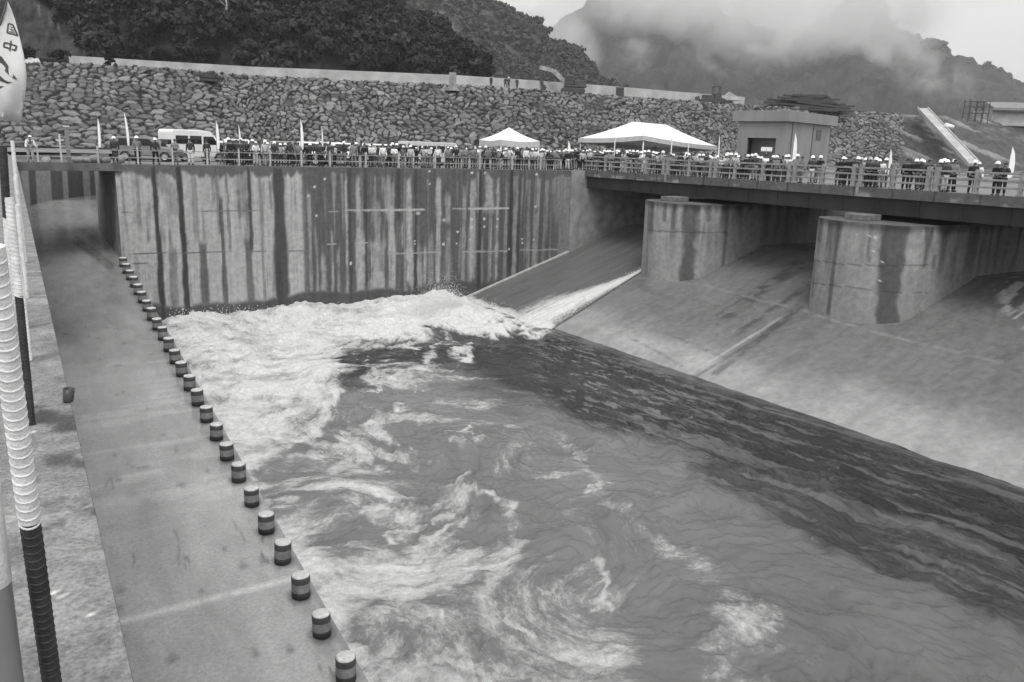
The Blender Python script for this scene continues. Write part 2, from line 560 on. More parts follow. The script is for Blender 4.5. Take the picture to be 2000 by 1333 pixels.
# ------------------------------------------------------------------ stone embankment
CR_PX = [(-120, 121), (50, 125), (140, 126), (300, 134), (500, 150), (700, 160), (880, 167), (1000, 174), (1110, 183), (1200, 189), (1430, 205), (1640, 217), (1790, 227)]
ZCR = 11.0
CRX = np.linspace(-120, 1792, 900)
CRY = np.interp(CRX, [c[0] for c in CR_PX], [c[1] for c in CR_PX])
CRY = np.convolve(np.pad(CRY, 30, mode='reflect', reflect_type='odd'), np.ones(61) / 61, 'valid')
CREST = np.array([onz(x, y, ZCR) for x, y in zip(CRX, CRY)])
tang = np.gradient(CREST, axis=0)
nrm = np.stack([tang[:, 1], -tang[:, 0], np.zeros(len(tang))], 1)
nrm /= np.linalg.norm(nrm, axis=1)[:, None]
if (nrm[450] @ -FW) < 0: nrm = -nrm
TOE = CREST + nrm * 11.5
TOE[:, 2] = 0.0
TOE[-1] += (TOE[-1] - TOE[-2]) * 0
# right end of the stonework leans outwards towards its foot
lean = sstep(.86, 1.0, np.linspace(0, 1, 900))[:, None]
TOE += tang / np.linalg.norm(tang, axis=1)[:, None] * lean * 5.0
L_S = np.concatenate([[0], np.cumsum(np.linalg.norm(np.diff(CREST, axis=0), axis=1))])
NV = 150
t = np.linspace(0, 1, NV)[None, :, None]
ns = int(L_S[-1] / .135)
si = np.interp(np.linspace(0, L_S[-1], ns), L_S, np.arange(900))
CR2 = np.stack([np.interp(si, np.arange(900), CREST[:, k]) for k in range(3)], 1)
TO2 = np.stack([np.interp(si, np.arange(900), TOE[:, k]) for k in range(3)], 1)
P = TO2[:, None, :] * (1 - t) + CR2[:, None, :] * t
SL = np.linalg.norm(CR2 - TO2, axis=1)[:, None]
U = np.repeat(np.linspace(0, L_S[-1], ns)[:, None], NV, 1)
V = t[..., 0] * SL
def stones(U, V, cu, cv, seed):
    wob = .5 * (fbm(U / 3, V / 3, seed + 2) - .5)
    u = (U + wob) / cu; v = (V + wob * .7) / cv
    iu = np.floor(u); iv = np.floor(v)
    d1 = np.full(U.shape, 9.); d2 = np.full(U.shape, 9.); rn = np.zeros(U.shape); sx = np.zeros(U.shape); sy = np.zeros(U.shape)
    for a in (-2, -1, 0, 1, 2):
        for b in (-2, -1, 0, 1, 2):
            ja = _hash(iu + a, iv + b, seed); jb = _hash(iu + a, iv + b, seed + 5)
            du = u - (iu + a + .5 + .95 * (ja - .5)); dv = v - (iv + b + .5 + .95 * (jb - .5))
            r_ = _hash(iu + a, iv + b, seed + 9)
            th_ = (r_ * 17.3 % 1.0 - .5) * 1.2
            c_, s_ = np.cos(th_), np.sin(th_)
            e_ = .72 + .5 * (r_ * 5.7 % 1.0)
            q1 = np.abs(du * c_ + dv * s_) * e_; q2 = np.abs(-du * s_ + dv * c_) / e_
            d = (q1 ** 4.5 + q2 ** 4.5) ** (1 / 4.5) / (.66 + .62 * (r_ * 11.9 % 1.0))
            closer = d < d1
            d2 = np.where(closer, d1, np.minimum(d2, d))
            rn = np.where(closer, r_, rn); sx = np.where(closer, du, sx); sy = np.where(closer, dv, sy)
            d1 = np.where(closer, d, d1)
    return d1, d2, rn, sx, sy
d1, d2, rn, sx, sy = stones(U, V, 1.0, .84, 77)
edge = d2 - d1
body = sstep(.05, .19, edge)
hs = body * (.2 + .2 * rn) + body * (sx * (rn - .5) + sy * (_hash(np.floor(rn * 997), np.floor(rn * 331), 3) - .5)) * .5 + .05 * fbm(U * 2.5, V * 2.5, 33, 3)
nn = np.stack([np.interp(si, np.arange(900), nrm[:, k]) for k in range(3)], 1)[:, None, :] * .7 + np.array([0, 0, .7])
P = P + nn * hs[..., None]
rn2 = (rn * 7.31) % 1
tone = np.where(edge < .17, .012, .115 + .14 * rn2 ** 1.3 + .08 * (fbm(U / 9, V / 5, 8) - .5))
tone = np.clip(tone, .02, .5)
tone *= .80 + .3 * (fbm(U / 20, V / 8, 18) - .3)
soil = sstep(.64, .74, fbm(U / 3.5, V / 2.5, 171, 4)) * .8
tone = tone * (1 - soil) + soil * .05
emb = grid_mesh('stone_embankment', P, M_STONE, tone=tone, wet=np.zeros(tone.shape), flip=True)
tag(emb, 'long sloping embankment faced with grey boulders behind the vehicles and tents', 'embankment')

# berm on top of the stonework, up to the foot of the wooded hill
away = np.array([FW[0], FW[1], 0]); away /= np.linalg.norm(away)
B = np.stack([CREST + np.array([0, 0, .05]), CREST - nrm * 1.2 + np.array([0, 0, .15]), CREST - nrm * 9 + np.array([0, 0, .3]), CREST - nrm * 60 + np.array([0, 0, .4])], 1)
kk = np.linspace(0, 899, 300).astype(int)
setting(grid_mesh('embankment_berm', B[kk], M_GRAVEL))

# parapet wall along the berm
pts = [(134, 109), (300, 119), (500, 131), (700, 139), (890, 147), (1040, 157), (1200, 169), (1330, 180), (1455, 190), (1480, 199)]
ip = [np.array([atd(x, y, (ZCR + 1.9 - CAMH) * FPX / (horizon(x) - y))for x, y in pts])][0]
xs = np.linspace(134, 1455, 60)
ytop = np.interp(xs, [p[0] for p in pts], [p[1] for p in pts])
thick = np.interp(xs, [134, 700, 1040, 1455], [1.75, 1.55, 1.6, 1.6])
pb = MB()
prev = None
depth = np.interp(xs, CRX, (CREST - EYE) @ FW) + 5.0
tops = np.array([atd(x, y, d) for x, y, d in zip(xs, ytop, depth)])
NB = len(xs)
V0 = []
for p, th in zip(tops, thick):
    q = p + away * .45
    V0 += [tuple(p), tuple(p - _Z * (th + 1.2)), tuple(q), tuple(q - _Z * (th + 1.2))]
F0 = []
for i in range(NB - 1):
    a = 4 * i; b = a + 4
    F0 += [(a, a + 1, b + 1, b), (a, b, b + 2, a + 2), (a + 2, b + 2, b + 3, a + 3)]
F0 += [(0, 2, 3, 1), (4 * NB - 4, 4 * NB - 3, 4 * NB - 1, 4 * NB - 2)]
pb._add(V0, F0)
M_PAR = plain('pale_concrete', .42, .85, var=.22, scale=.5, bump=.2, bscale=3)
par = tag(pb.build('parapet_wall', M_PAR), 'long low pale concrete parapet running along the top of the stone embankment', 'wall')

# eroded bank at the right of the stonework
XE = np.linspace(1620, 2300, 220)
dE = np.interp(XE, [1620, 1700, 1790, 2300], [182, 180, 171, 215])
topE = np.array([atd(x, y, d) for x, y, d in zip(XE, np.interp(XE, [1620, 1800, 1880, 2000, 2300], [228, 226, 233, 236, 245]), dE)])
toeE = topE + np.array([-FW[0], -FW[1], 0]) * 26
toeE[:, 2] = -.1
t = np.linspace(0, 1, 90)[None, :, None]
P = toeE[:, None, :] * (1 - t) + topE[:, None, :] * t
back = topE[:, None, :] + away * np.array([30, 200])[None, :, None] + np.array([0, 0, -.5])
U = np.repeat(np.linspace(0, 90, 220)[:, None], 90, 1); V = np.repeat(t[..., 0] * 30, 220, 0)
n = fbm((U + V * .55) / 2.2, V / 14, 61, 5)
n2 = fbm(U / 6, V / 6, 63, 4)
P[:, :, 2] += (n - .5) * 1.1 + (n2 - .5) * 1.0 * (1 - t[..., 0]) + (fbm(U * 1.6, V * .7, 65, 4) - .5) * .6
toneE = np.concatenate([.035 + .15 * sstep(.46, .64, n) * sstep(.4, .65, n2) + .06 * fbm(U * 1.2, V * .6, 66, 4), np.full((220, 2), .1)], 1)
setting(grid_mesh('eroded_bank', np.concatenate([P, back], 1), M_STONE, tone=toneE, wet=np.zeros(toneE.shape)))

# ------------------------------------------------------------------ tall side wall
def Xp(x, y=450):
    return onY(x, y, YW)[0]
def wall_px(P):
    w = P.reshape(-1, 3) - EYE
    z = w @ FW
    sh = P.shape[:-1]
    return (1000 + FPX * (w @ RT) / z).reshape(sh), (666.5 - FPX * (w @ UP) / z).reshape(sh)

wall = empty('side_wall', (25, YW, -5))
tag(wall, 'tall streaked concrete side wall standing at the head of the foaming pool', 'wall')
NX, NZ = 460, 150
gx = np.linspace(7.2, 43.5, NX); gz = np.linspace(-12, -.02, NZ)
GX, GZ = np.meshgrid(gx, gz, indexing='ij')
P = np.stack([GX, np.full(GX.shape, YW), GZ], -1)
PX, PY = wall_px(P)
wob = .10 * (fbm(GX * .2, GZ * .5, 5, 3) - .5) + .06 * (fbm(GX, GZ * 2.5, 6, 3) - .5)
XW = GX + wob
side = sstep(Xp(583), Xp(606), XW + .3 * (fbm(GX * 2, GZ * .08, 9) - .5))
fine = fbm(GX * 4.5, GZ * .13, 12, 5)
fine2 = .5 * fbm(GX * 11, GZ * .22, 14, 3) + .5 * fbm(GX * 22, GZ * .5, 16, 3)
patch = fbm(GX * .6, GZ * .5, 15, 4)
D = (.12 + .55 * sstep(.5, .72, fine) * sstep(.35, .6, patch)) * (1 - side) + side * (.97 - .38 * sstep(.52, .70, fine))
def dark(x, w, s=1.0, z0=-12, z1=0.0, seed=1, soft=.6):
    global D
    xc = Xp(x); hw = w / 2 * (Xp(x + 1) - Xp(x))
    k = 1 - sstep(hw * (1 - soft * .5), hw * (1 + soft * .5), np.abs(XW - xc) * (1 + .5 * (vnoise(GZ * .8, np.full(GZ.shape, float(seed))) - .5)))
    ze = .6 * (fbm(GX * 3, GZ * 0, seed + 40) - .5)
    k = k * sstep(z0 - .3, z0 + .3, GZ + ze) * (1 - sstep(z1 - .3, z1 + .3, GZ + ze))
    D = D * (1 - k * s) + k * s * 1.12
def light(x, w, s=.8, z0=-12, z1=0.0, seed=1, v=.1, soft=.8):
    global D
    xc = Xp(x); hw = w / 2 * (Xp(x + 1) - Xp(x))
    k = 1 - sstep(hw * (1 - soft * .5), hw * (1 + soft * .5), np.abs(XW - xc) * (1 + .9 * (fbm(GZ * .9, np.full(GZ.shape, float(seed)), seed) - .5)))
    k = k * (.55 + .45 * sstep(.3, .55, fbm(GX * 2.5, GZ * 1.2, seed + 70)))
    ze = 1.0 * (fbm(GX * 4, GZ * 0, seed + 40) - .5)
    k = k * sstep(z0 - .3, z0 + .3, GZ + ze) * (1 - sstep(z1 - .4, z1 + .4, GZ + ze))
    D = D * (1 - k * s) + k * s * v
for a in [(308, 10, 1), (357, 12, 1), (394, 14, .8, -12, -5.2), (384, 10, .4, -5.2, 0), (434, 8, .8, -12, -2.2), (448, 5, .6, -6, 0), (484, 16, .7, -12, -5), (491, 6, .9, -6, 0),
          (480, 30, .45, -3.5, 0), (512, 6, .5), (547, 24, .95), (333, 14, .5, -12, -5.6), (320, 22, .4, -1.8, 0), (262, 9, .35, -9, -5.8), (275, 6, .45, -4, -.0), (420, 6, .5, -2.6, 0), (596, 8, .5), (340, 20, .35, -3.3, -1.2)]:
    dark(a[0], a[1], a[2], *(a[3:5] if len(a) > 3 else (-12, 0)), seed=int(a[0]))
for a in [(566, 5, .95), (585, 10, .8, -9.6, -.5), (605, 7, .5, -9.6, -2), (630, 10, .6, -10, -6.5), (648, 5, .7, -9.5, -4.5), (660, 5, .5, -10, -6), (678, 6, .9, -9.6, 0), (703, 16, .9, -9.6, -5), (701, 9, .8, -6, -.6),
          (736, 26, .9, -9.6, -5.6), (738, 10, .5, -6, -2.6), (765, 12, .95, -9.6, -1.2), (757, 8, .6, -4, -1.2), (786, 4, .8, -6, -4.3), (799, 9, .95, -9, -.4), (806, 9, .6, -9, -7), (830, 5, .8, -8.8, -6), (820, 10, .7, -9.3, -6.2), (856, 9, .85, -9, -.4), (874, 9, .7, -4.2, -2),
          (876, 8, .5, -9, -5), (906, 7, .6, -9, -1.4), (923, 9, .8, -9, -.6), (935, 4, .7, -3.6, -.5), (954, 16, .75, -3.6, -.5), (971, 5, .8, -9, -.5), (960, 3, .7, -9, -4), (1006, 10, .5, -9, 0), (1048, 7, .5, -9, -.5), (1031, 5, .35, -9, 0)]:
    light(a[0], a[1], a[2], *(a[3:5] if len(a) > 3 else (-12, 0)), seed=int(a[0]) + 3)
for a in [(937, 6, 1.0), (997, 7, 1.0), (812, 5, .9), (683, 9, .7), (715, 5, .8, -9, 0), (778, 8, .8, -4, 0), (1012, 5, .8)]:
    dark(a[0], a[1], a[2], *(a[3:5] if len(a) > 3 else (-12, 0)), seed=int(a[0]) + 9)
right_end = sstep(Xp(1060), Xp(1100), XW)
D = D * (1 - right_end * .6) + right_end * .6 * (.35 + .5 * sstep(-3.5, -5.5, GZ) * (1 - sstep(Xp(1088), Xp(1096), XW)))
# rim stain with drips, wet foot
drip = 1.2 * (fbm(GX * 2.2, GZ * .05, 31, 3) - .25)
D = np.maximum(D, .92 * (1 - sstep(.25, .6, -GZ - drip * .9)))
foot = sstep(-.5, .5, (-9.35 + 1.0 * (fbm(GX * .25, GZ * .1, 33, 3) - .5) - GZ) * 2)
D = np.maximum(D, foot * 1.02)
tone = .40 * (1 - np.clip(D, 0, 1.15)) + .08 * np.clip(D, 0, 1.15)
tone *= .68 + .64 * fine2
blot = fbm(GX * 2.2, GZ * 1.9, 19, 5)
tone *= .86 + .3 * blot
def hline(x0, x1, y0, y1, w, v, rag=.5):
    global tone
    d, _ = seg_dist(PX, PY, [(x0, y0), (x1, y1)])
    k = 1 - sstep(w * .5, w, d + w * rag * (fbm(GX * 4, GZ * 4, int(x0)) - .3))
    tone = tone * (1 - k) + k * v
for a in [(676, 828, 411, 410, 2.6, .4), (885, 908, 408, 408, 2.4, .38), (916, 992, 408, 407, 3.0, .42), (642, 660, 413, 413, 1.5, .33), (760, 858, 496, 493, 1.8, .34), (905, 990, 492, 491, 1.7, .36),
          (1017, 1090, 489, 488, 1.6, .34), (641, 655, 477, 477, 2, .4), (699, 718, 475, 475, 2.2, .38), (815, 818, 417, 417, 4, .4)]:
    hline(*a)
for a in [(238, 300, 416, 416, 1.2, .09), (250, 395, 496, 494, 1.3, .08), (320, 530, 413, 412, .9, .14), (400, 610, 493, 490, .9, .13), (258, 305, 515, 515, 1.2, .1)]:
    hline(*a, rag=.8)
for x, y, r in [(603, 383, 2.4), (615, 365, 2.6), (634, 350, 2.8), (618, 422, 3), (839, 335, 3), (839, 360, 2.2), (922, 338, 2.8), (948, 338, 2.4), (1048, 341, 3.2), (867, 430, 3), (921, 428, 3.2), (946, 428, 3), (972, 428, 2.8), (894, 453, 2.8), (921, 445, 3), (946, 443, 2.6), (971, 443, 2.2), (866, 477, 3), (892, 476, 2), (919, 468, 2), (685, 515, 3.2), (810, 471, 2.3), (1020, 467, 2.3), (1020, 475, 2.3), (1043, 468, 2.3), (1046, 404, 2.2), (994, 487, 2.4), (810, 477, 2)]:
    d = np.hypot(PX - x, PY - y)
    tone = np.where(d < r * .85, .55, tone)
wet = np.clip(foot, 0, 1) * .8
grid_mesh('wall_face', P, M_WALL, tone=tone, wet=wet, parent=None).parent = wall
bpy.data.objects['wall_face'].matrix_parent_inverse = Matrix.Translation(Vector((-25, -YW, 5)))
def local(o, root):
    """keep world coordinates while parenting"""
    o.parent = root
    o.matrix_parent_inverse = (Matrix.Translation(root.location) @ root.rotation_euler.to_matrix().to_4x4()).inverted()
    return o
mb = MB(); mb.span((7.2, YW + .004, -12), (43.5, YW + .6, -.02)); local(mb.build('wall_body', M_CONC), wall)
mb = MB()
for k in range(8):      # right pilaster where the bay begins
    pass
mb.span((43.5, YW - .12, -8.3), (44.4, YW + .6, -.02)); local(mb.build('end_pilaster', M_CONC), wall)

# small kerb strip along the foot of the wall on the slope
def apron_z(X):
    z = -10.68 + .328 * (X - 32.9)
    zf = -4.95
    k = sstep(49.2, 51.6, X)
    return np.minimum(z, zf + .0 * X) * (1 - k) + zf * k if np.ndim(X) else float(min(z, zf) * (1 - k) + zf * k)
M_LIGHTC = plain('bright_concrete', .45, .8, var=.2, scale=3)
mb = MB()
for i in range(24):
    x0 = 31.5 + i * .5
    mb.bar((x0, YW - .14, apron_z(x0) + .1), (x0 + .5, YW - .14, apron_z(x0 + .5) + .1), .24, .16)
tag(mb.build('edge_strip', M_LIGHTC), 'narrow pale concrete strip climbing the slope along the foot of the streaked wall', 'kerb')

# ------------------------------------------------------------------ spillway apron
NX, NY = 230, 520
ax = np.linspace(28, XG + .02, NX); ay = np.linspace(-14, YW + .0, NY)
AX, AY = np.meshgrid(ax, ay, indexing='ij')
AZ_ = np.vectorize(lambda v: 0.0)(AX) + np.array([apron_z(float(v)) for v in ax])[:, None]
AZ_ += .03 * (fbm(AX * .5, AY * .5, 3) - .5)
P = np.stack([AX, AY, AZ_], -1)
PX, PY = wall_px(P)
n1 = fbm(AX * .35, AY * .9, 51, 5); n2 = fbm(AX * 1.5, AY * 3.5, 52, 4); n3 = fbm(AX * .18, AY * .18, 53, 4)
tone = .16 + .045 * (n1 - .5) + .035 * (n2 - .5)
up_ = (AX - 33)
band = (1 - sstep(1.2, 4.6, up_ + 3.0 * (fbm(AX * .3, AY * .22, 54) - .5)))       # pale silt-washed band along the water
tone = tone + .12 * band * (.6 + .8 * n1)
fl = sstep(.55, .75, fbm(AX * .4 + AY * .1, AY * 2.2, 58, 4))
tone *= 1 - .12 * fl * (1 - band)
wet = .5 + .3 * sstep(.4, .6, n3) + .2 * (1 - band)
def streak(pts, w, v, s=.8, brk=.4):
    global tone
    d, _ = seg_dist(PX, PY, pts)
    k = (1 - sstep(w * .4, w, d)) * s * (1 - brk + brk * sstep(.4, .6, fbm(AX * 1.2, AY * 2.2, int(pts[0][0]), 3)))
    tone = tone * (1 - k) + k * v
streak([(1330, 741), (1440, 674), (1542, 611)], 3.0, .36, .9, .1)
streak([(1345, 745), (1450, 680), (1545, 622)], 4, .07, .7, .5)
streak([(1395, 730), (1470, 675), (1560, 600)], 9, .07, .75, .8)
streak([(1405, 625), (1480, 575), (1560, 520)], 16, .06, .8, .8)
streak([(1440, 650), (1530, 590), (1580, 560)], 7, .07, .7, .8)
streak([(1270, 548), (1370, 556), (1480, 585), (1570, 607), (1640, 630), (1760, 662), (2000, 720)], 3.5, .24, .6, .8)
streak([(1110, 640), (1250, 690), (1420, 755)], 16, .2, .35, .7)
streak([(1250, 560), (1290, 575), (1310, 585)], 8, .1, .6, .7)
streak([(1300, 650), (1370, 680), (1420, 700)], 5, .11, .7, .8)
streak([(1220, 655), (1290, 690), (1330, 715)], 4, .12, .7, .8)
for k in range(46):
    y0 = random.uniform(18, 56); x0 = random.uniform(36, 50); ln = random.uniform(1, 6)
    d = np.abs(AY - y0 - .1 * np.sin(AX)) ; kx = sstep(x0 - ln, x0 - ln * .6, AX) * (1 - sstep(x0, x0 + .6, AX))
    kk_ = (1 - sstep(.02, random.uniform(.08, .3), d)) * kx * random.uniform(.05, .25)
    tone = tone * (1 - kk_) + kk_ * random.choice([.08, .1, .24])
gp = soft_poly(PX, PY, [(1945, 560), (2010, 520), (2010, 640), (1960, 620)], 14) * sstep(.45, .6, fbm(AX * .6, AY * 3, 91, 3))
tone = tone * (1 - gp) + gp * .5
setting(grid_mesh('apron', P, M_APRON, tone=tone, wet=np.clip(wet, 0, 1)))

# upstream wall of the gate bays
mb = MB()
mb.span((XG, -30, -12), (XG + .5, YW + .4, 0.0))
up_w = tag(mb.build('headwall', plain('bay_concrete', .3, .85, var=.3, scale=.8, bump=.3, bscale=5, stretch=(1, 1, .3))), 'pale concrete headwall seen through the bays beyond the bridge', 'wall')

# side wall continuing under the bridge
mb = MB(); mb.span((44.4, YW, -9), (XG, YW + .5, -.02)); tag(mb.build('bay_wall', M_CONC), 'grey concrete wall of the leftmost bay below the bridge deck', 'wall')

# ------------------------------------------------------------------ bridge piers
def pier(cy, hw, dep, label, stain, joints, dots, streaks):
    root = empty('bridge_pier', (44.2, cy, -8))
    tag(root, label, 'pier', 'round nosed bridge piers')
    th = np.linspace(-math.pi / 2, math.pi / 2, 70)
    pl = [(x, cy - hw) for x in np.linspace(XG - .02, 44.2, 60)[:-1]]
    pl += [(44.2 - dep * math.cos(a), cy + hw * math.sin(a)) for a in th]
    pl += [(x, cy + hw) for x in np.linspace(44.2, XG - .02, 60)[1:]]
    pl = np.array(pl)
    zz = np.linspace(-9.2, -1.86, 90)
    P = np.zeros((len(pl), len(zz), 3))
    P[:, :, 0] = pl[:, 0:1]; P[:, :, 1] = pl[:, 1:2]; P[:, :, 2] = zz[None, :]
    PX, PY = wall_px(P)
    arc = np.concatenate([[0], np.cumsum(np.linalg.norm(np.diff(pl, axis=0), axis=1))])[:, None] + 0 * zz
    ZZ = P[:, :, 2]
    n = fbm(arc * 2.5, ZZ * .15, int(cy), 4)
    n2 = fbm(arc * .8, ZZ * .8, int(cy) + 3, 4)
    tone = .3 + .1 * (n2 - .5)
    tone *= 1 - .5 * sstep(.5, .7, n) * sstep(-5.5, -1.5, ZZ + 2.5 * n2)
    k = soft_poly(PX + 5 * (fbm(arc, ZZ * 1.5, 4) - .5) * 2, PY, stain, 5)
    tone = tone * (1 - k * .85) + k * .85 * .065
    for pts, w, s in streaks:
        d, _ = seg_dist(PX, PY, pts)
        kk_ = (1 - sstep(w * .5, w, d)) * s
        tone = tone * (1 - kk_) + kk_ * .08
    for pts in joints:
        d, _ = seg_dist(PX, PY, pts)
        tone = np.where(d < 1.2, tone * .55, tone)
    for x, y, r in dots:
        tone = np.where(np.hypot(PX - x, PY - y) < r, .6, tone)
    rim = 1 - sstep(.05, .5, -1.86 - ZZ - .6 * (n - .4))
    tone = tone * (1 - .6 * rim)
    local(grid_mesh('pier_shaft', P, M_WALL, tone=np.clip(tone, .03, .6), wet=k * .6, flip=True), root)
    c = MB()
    c.prism([(x, y) for x, y in pl[::3]], (1, 0, 0), (0, 1, 0), (0, 0, .03), (0, 0, -1.86))
    local(c.build('pier_top', M_CONCD), root)
    b = MB()
    b.span((43.6, cy + .1, -1.83), (45.2, cy + 1.5, -1.485))
    local(b.build('bearing_block', plain('block_concrete', .17, .9, var=.3), bevel=.03), root)
    return root
pier(46.0, 3.15, 2.0, 'left round nosed concrete pier with a dark stain on its right flank', [(1332, 380), (1366, 380), (1358, 470), (1355, 560), (1322, 560), (1336, 470)],
     [[(1265, 450), (1300, 453), (1420, 455)], [(1420, 470), (1413, 540)]], [], [([(1300, 392), (1297, 430)], 5, .7), ([(1318, 392), (1314, 445)], 5, .7), ([(1420, 390), (1412, 520)], 4, .8), ([(1385, 395), (1383, 430)], 5, .6), ([(1272, 390), (1270, 450)], 7, .5), ([(1268, 390), (1262, 540)], 3, .4)])
pier(29.8, 3.4, 2.1, 'broad round nosed concrete pier nearest the right edge with dark streak and white specks', [(1724, 430), (1778, 430), (1764, 530), (1752, 590), (1758, 640), (1708, 640), (1718, 540)],
     [[(1588, 508), (1640, 516), (1720, 520), (1825, 518)], [(1585, 553), (1645, 560), (1715, 570), (1810, 572)], [(1825, 500), (1808, 600)]],
     [(1657, 433, 3), (1682, 436, 3.4), (1703, 435, 3), (1714, 435, 3), (1699, 461, 2), (1709, 463, 2.8), (1705, 490, 2.2), (1725, 513, 2.5), (1720, 549, 2), (1673, 484, 1.8), (1675, 458, 1.8)],
     [([(1638, 425), (1632, 480), (1624, 560), (1617, 612)], 6, .8), ([(1604, 425), (1600, 470)], 6, .6), ([(1812, 440), (1806, 520)], 5, .8), ([(1700, 440), (1696, 510)], 4, .6), ([(1590, 510), (1587, 580)], 3, .5), ([(1745, 436), (1740, 470)], 20, .5)])

# ------------------------------------------------------------------ bridge
BY0, BY1 = -16.0, YW - .02
bridge = empty('bridge', (XB, 30, 0))
tag(bridge, 'flat road bridge with dark girders crossing above the piers', 'bridge')
mb = MB(); mb.span((XB + .02, BY0, -.5), (XB + 14, BY1, 0.0)); local(mb.build('deck_slab', plain('deck_concrete', .2, .9, var=.25, scale=.6)), bridge)  # slab widened upstream to keep sky light out of the bays
ny = 700
fy = np.linspace(BY0, BY1, ny); fz = np.linspace(-.5, .06, 14)
FY, FZ = np.meshgrid(fy, fz, indexing='ij')
P = np.stack([np.full(FY.shape, XB), FY, FZ], -1)
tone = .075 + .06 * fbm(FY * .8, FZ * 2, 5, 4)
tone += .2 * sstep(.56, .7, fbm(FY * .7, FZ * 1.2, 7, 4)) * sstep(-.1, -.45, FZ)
seam = np.abs((FY % 2.55) - 1.2) < .06
tone = np.where(seam, .05, tone)
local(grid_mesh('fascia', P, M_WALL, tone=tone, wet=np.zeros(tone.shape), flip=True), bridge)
mb = MB(); mb.span((XB + .003, BY0, 0.0), (XB + .3, BY1, .06)); local(mb.build('kerb', M_CONCD), bridge)
for k, gx_ in enumerate((XB + .3, XB + 3, XB + 7, XB + 12.5)):
    mb = MB()
    mb.span((gx_, BY0, -1.45), (gx_ + .45, BY1, -.502))
    if k == 0:
        y_ = 20.0 - 2.55 * 14
        while y_ < BY1 - 1:
            mb.span((gx_ - .03, y_, -1.44), (gx_ - .001, y_ + .12, -.505)); y_ += 2.55
        mb.span((gx_ - .06, BY0, -1.48), (gx_ + .5, BY1, -1.452))
    local(mb.build('girder', M_STEELD), bridge)

rail = empty('bridge_railing', (XB + .15, 30, .06))
tag(rail, 'grey three rail railing along the near edge of the bridge', 'railing')
for z in (.45, .83, 1.2):
    mb = MB(); mb.span((XB + .1, BY0, z - .055), (XB + .2, BY1 + .3, z + .055)); local(mb.build('rail', M_RAIL, bevel=.015), rail)
post_px = [1182, 1222, 1262, 1300, 1345, 1392, 1434, 1488, 1545, 1605, 1672, 1742, 1818, 1903, 1990]
ys = [onX(x, 332.5 + (x - 1153) * .0674, XB + .15)[1] for x in post_px]
ysl = list(ys)
step = (ysl[-2] - ysl[-1])
y_ = ysl[-1]
while y_ > -6:
    y_ -= step; ysl.append(y_)
DOUBLE = (1300, 1392, 1545, 1672, 1818)
for i, y_ in enumerate(ysl):
    mb = MB()
    if i < len(post_px) and post_px[i] in DOUBLE:
        for s in (-.24, .24):
            mb.span((XB + .03, y_ + s - .12, .06), (XB + .27, y_ + s + .12, 1.42)); mb.span((XB + .01, y_ + s - .18, .062), (XB + .29, y_ + s + .18, .16))
        if post_px[i] in (1300, 1672):
            mb.span((XB - .09, y_ - .30, -.5), (XB - .003, y_ - .12, .3))
    else:
        mb.span((XB + .05, y_ - .1, .06), (XB + .25, y_ + .1, 1.36)); mb.span((XB + .03, y_ - .16, .062), (XB + .27, y_ + .16, .15))
    local(mb.build('post', M_RAIL, bevel=.012), rail)

# far railing of the bridge, low
mb = MB()
for z in (.45, .83, 1.2):
    mb.span((XB + 13.75, BY0, z - .05), (XB + 13.85, BY1, z + .05))
y_ = BY0 + 1
while y_ < BY1:
    mb.span((XB + 13.7, y_, 0), (XB + 13.9, y_ + .2, 1.36)); y_ += 3.6
tag(mb.build('bridge_railing', M_RAIL), 'grey railing along the far edge of the bridge behind the crowd', 'railing')

# ------------------------------------------------------------------ side chute, tunnel and near wall
CA = chute_pt(676, 1326); CB = chute_pt(241, 521)
def chute_edge(Y):
    k = (Y - CA[1]) / (CB[1] - CA[1])
    return CA[0] + (CB[0] - CA[0]) * k + .42
def near_x(Y):
    return .145 + .0275 * Y
NY, NX = 420, 90
cy = np.linspace(4, PITY + .2, NY)
xr = np.array([min(chute_edge(y), 7.2) if y < YW else (7.2 if y < 71.6 else PITX) for y in cy])
xl = np.array([near_x(y) - .05 for y in cy])
t = np.linspace(0, 1, NX)[None, :]
GXc = xl[:, None] * (1 - t) + xr[:, None] * t
GYc = np.repeat(cy[:, None], NX, 1)
P = np.stack([GXc, GYc, chute_z(GYc) + .02 * (fbm(GXc, GYc, 8) - .5)], -1)
PX, PY = wall_px(P)
n1 = fbm(GXc * 1.2, GYc * .35, 71, 5); n2 = fbm(GXc * 3, GYc * 1.2, 72, 4)
tone = .295 + .12 * (n1 - .5) + .08 * (n2 - .5) + .12 * (fbm(GXc * .35, GYc * .16, 77, 4) - .5)
tone -= .06 * sstep(22, 50, GYc) * (.5 + n1)
rip = fbm(GXc * .35, GYc * 3.2, 75, 4)
tone += .07 * sstep(.5, .68, rip) * sstep(22, 27, GYc) * (1 - sstep(33, 40, GYc))
def cst(pts, w, v, s):
    global tone
    d, _ = seg_dist(PX, PY, pts)
    k = (1 - sstep(w * .4, w, d + 3 * (fbm(GXc * 6, GYc * 6, 5) - .5))) * s
    tone = tone * (1 - k) + k * v
cst([(235, 1214), (400, 1170), (565, 1130)], 4.5, .62, .9)
cst([(170, 940), (330, 918), (460, 896)], 1.3, .5, .5)
cst([(480, 700), (330, 712)], 1.2, .5, .4)
cst([(80, 531), (160, 529), (235, 528)], 1.6, .26, .7)
cst([(160, 858), (300, 852), (440, 838)], 1.2, .24, .5)
cst([(195, 1030), (330, 1012), (500, 985)], 1.2, .24, .5)
cst([(130, 716), (230, 712), (330, 704)], 1.4, .36, .6)
cst([(270, 1260), (440, 1222), (600, 1185)], 1.0, .25, .4)
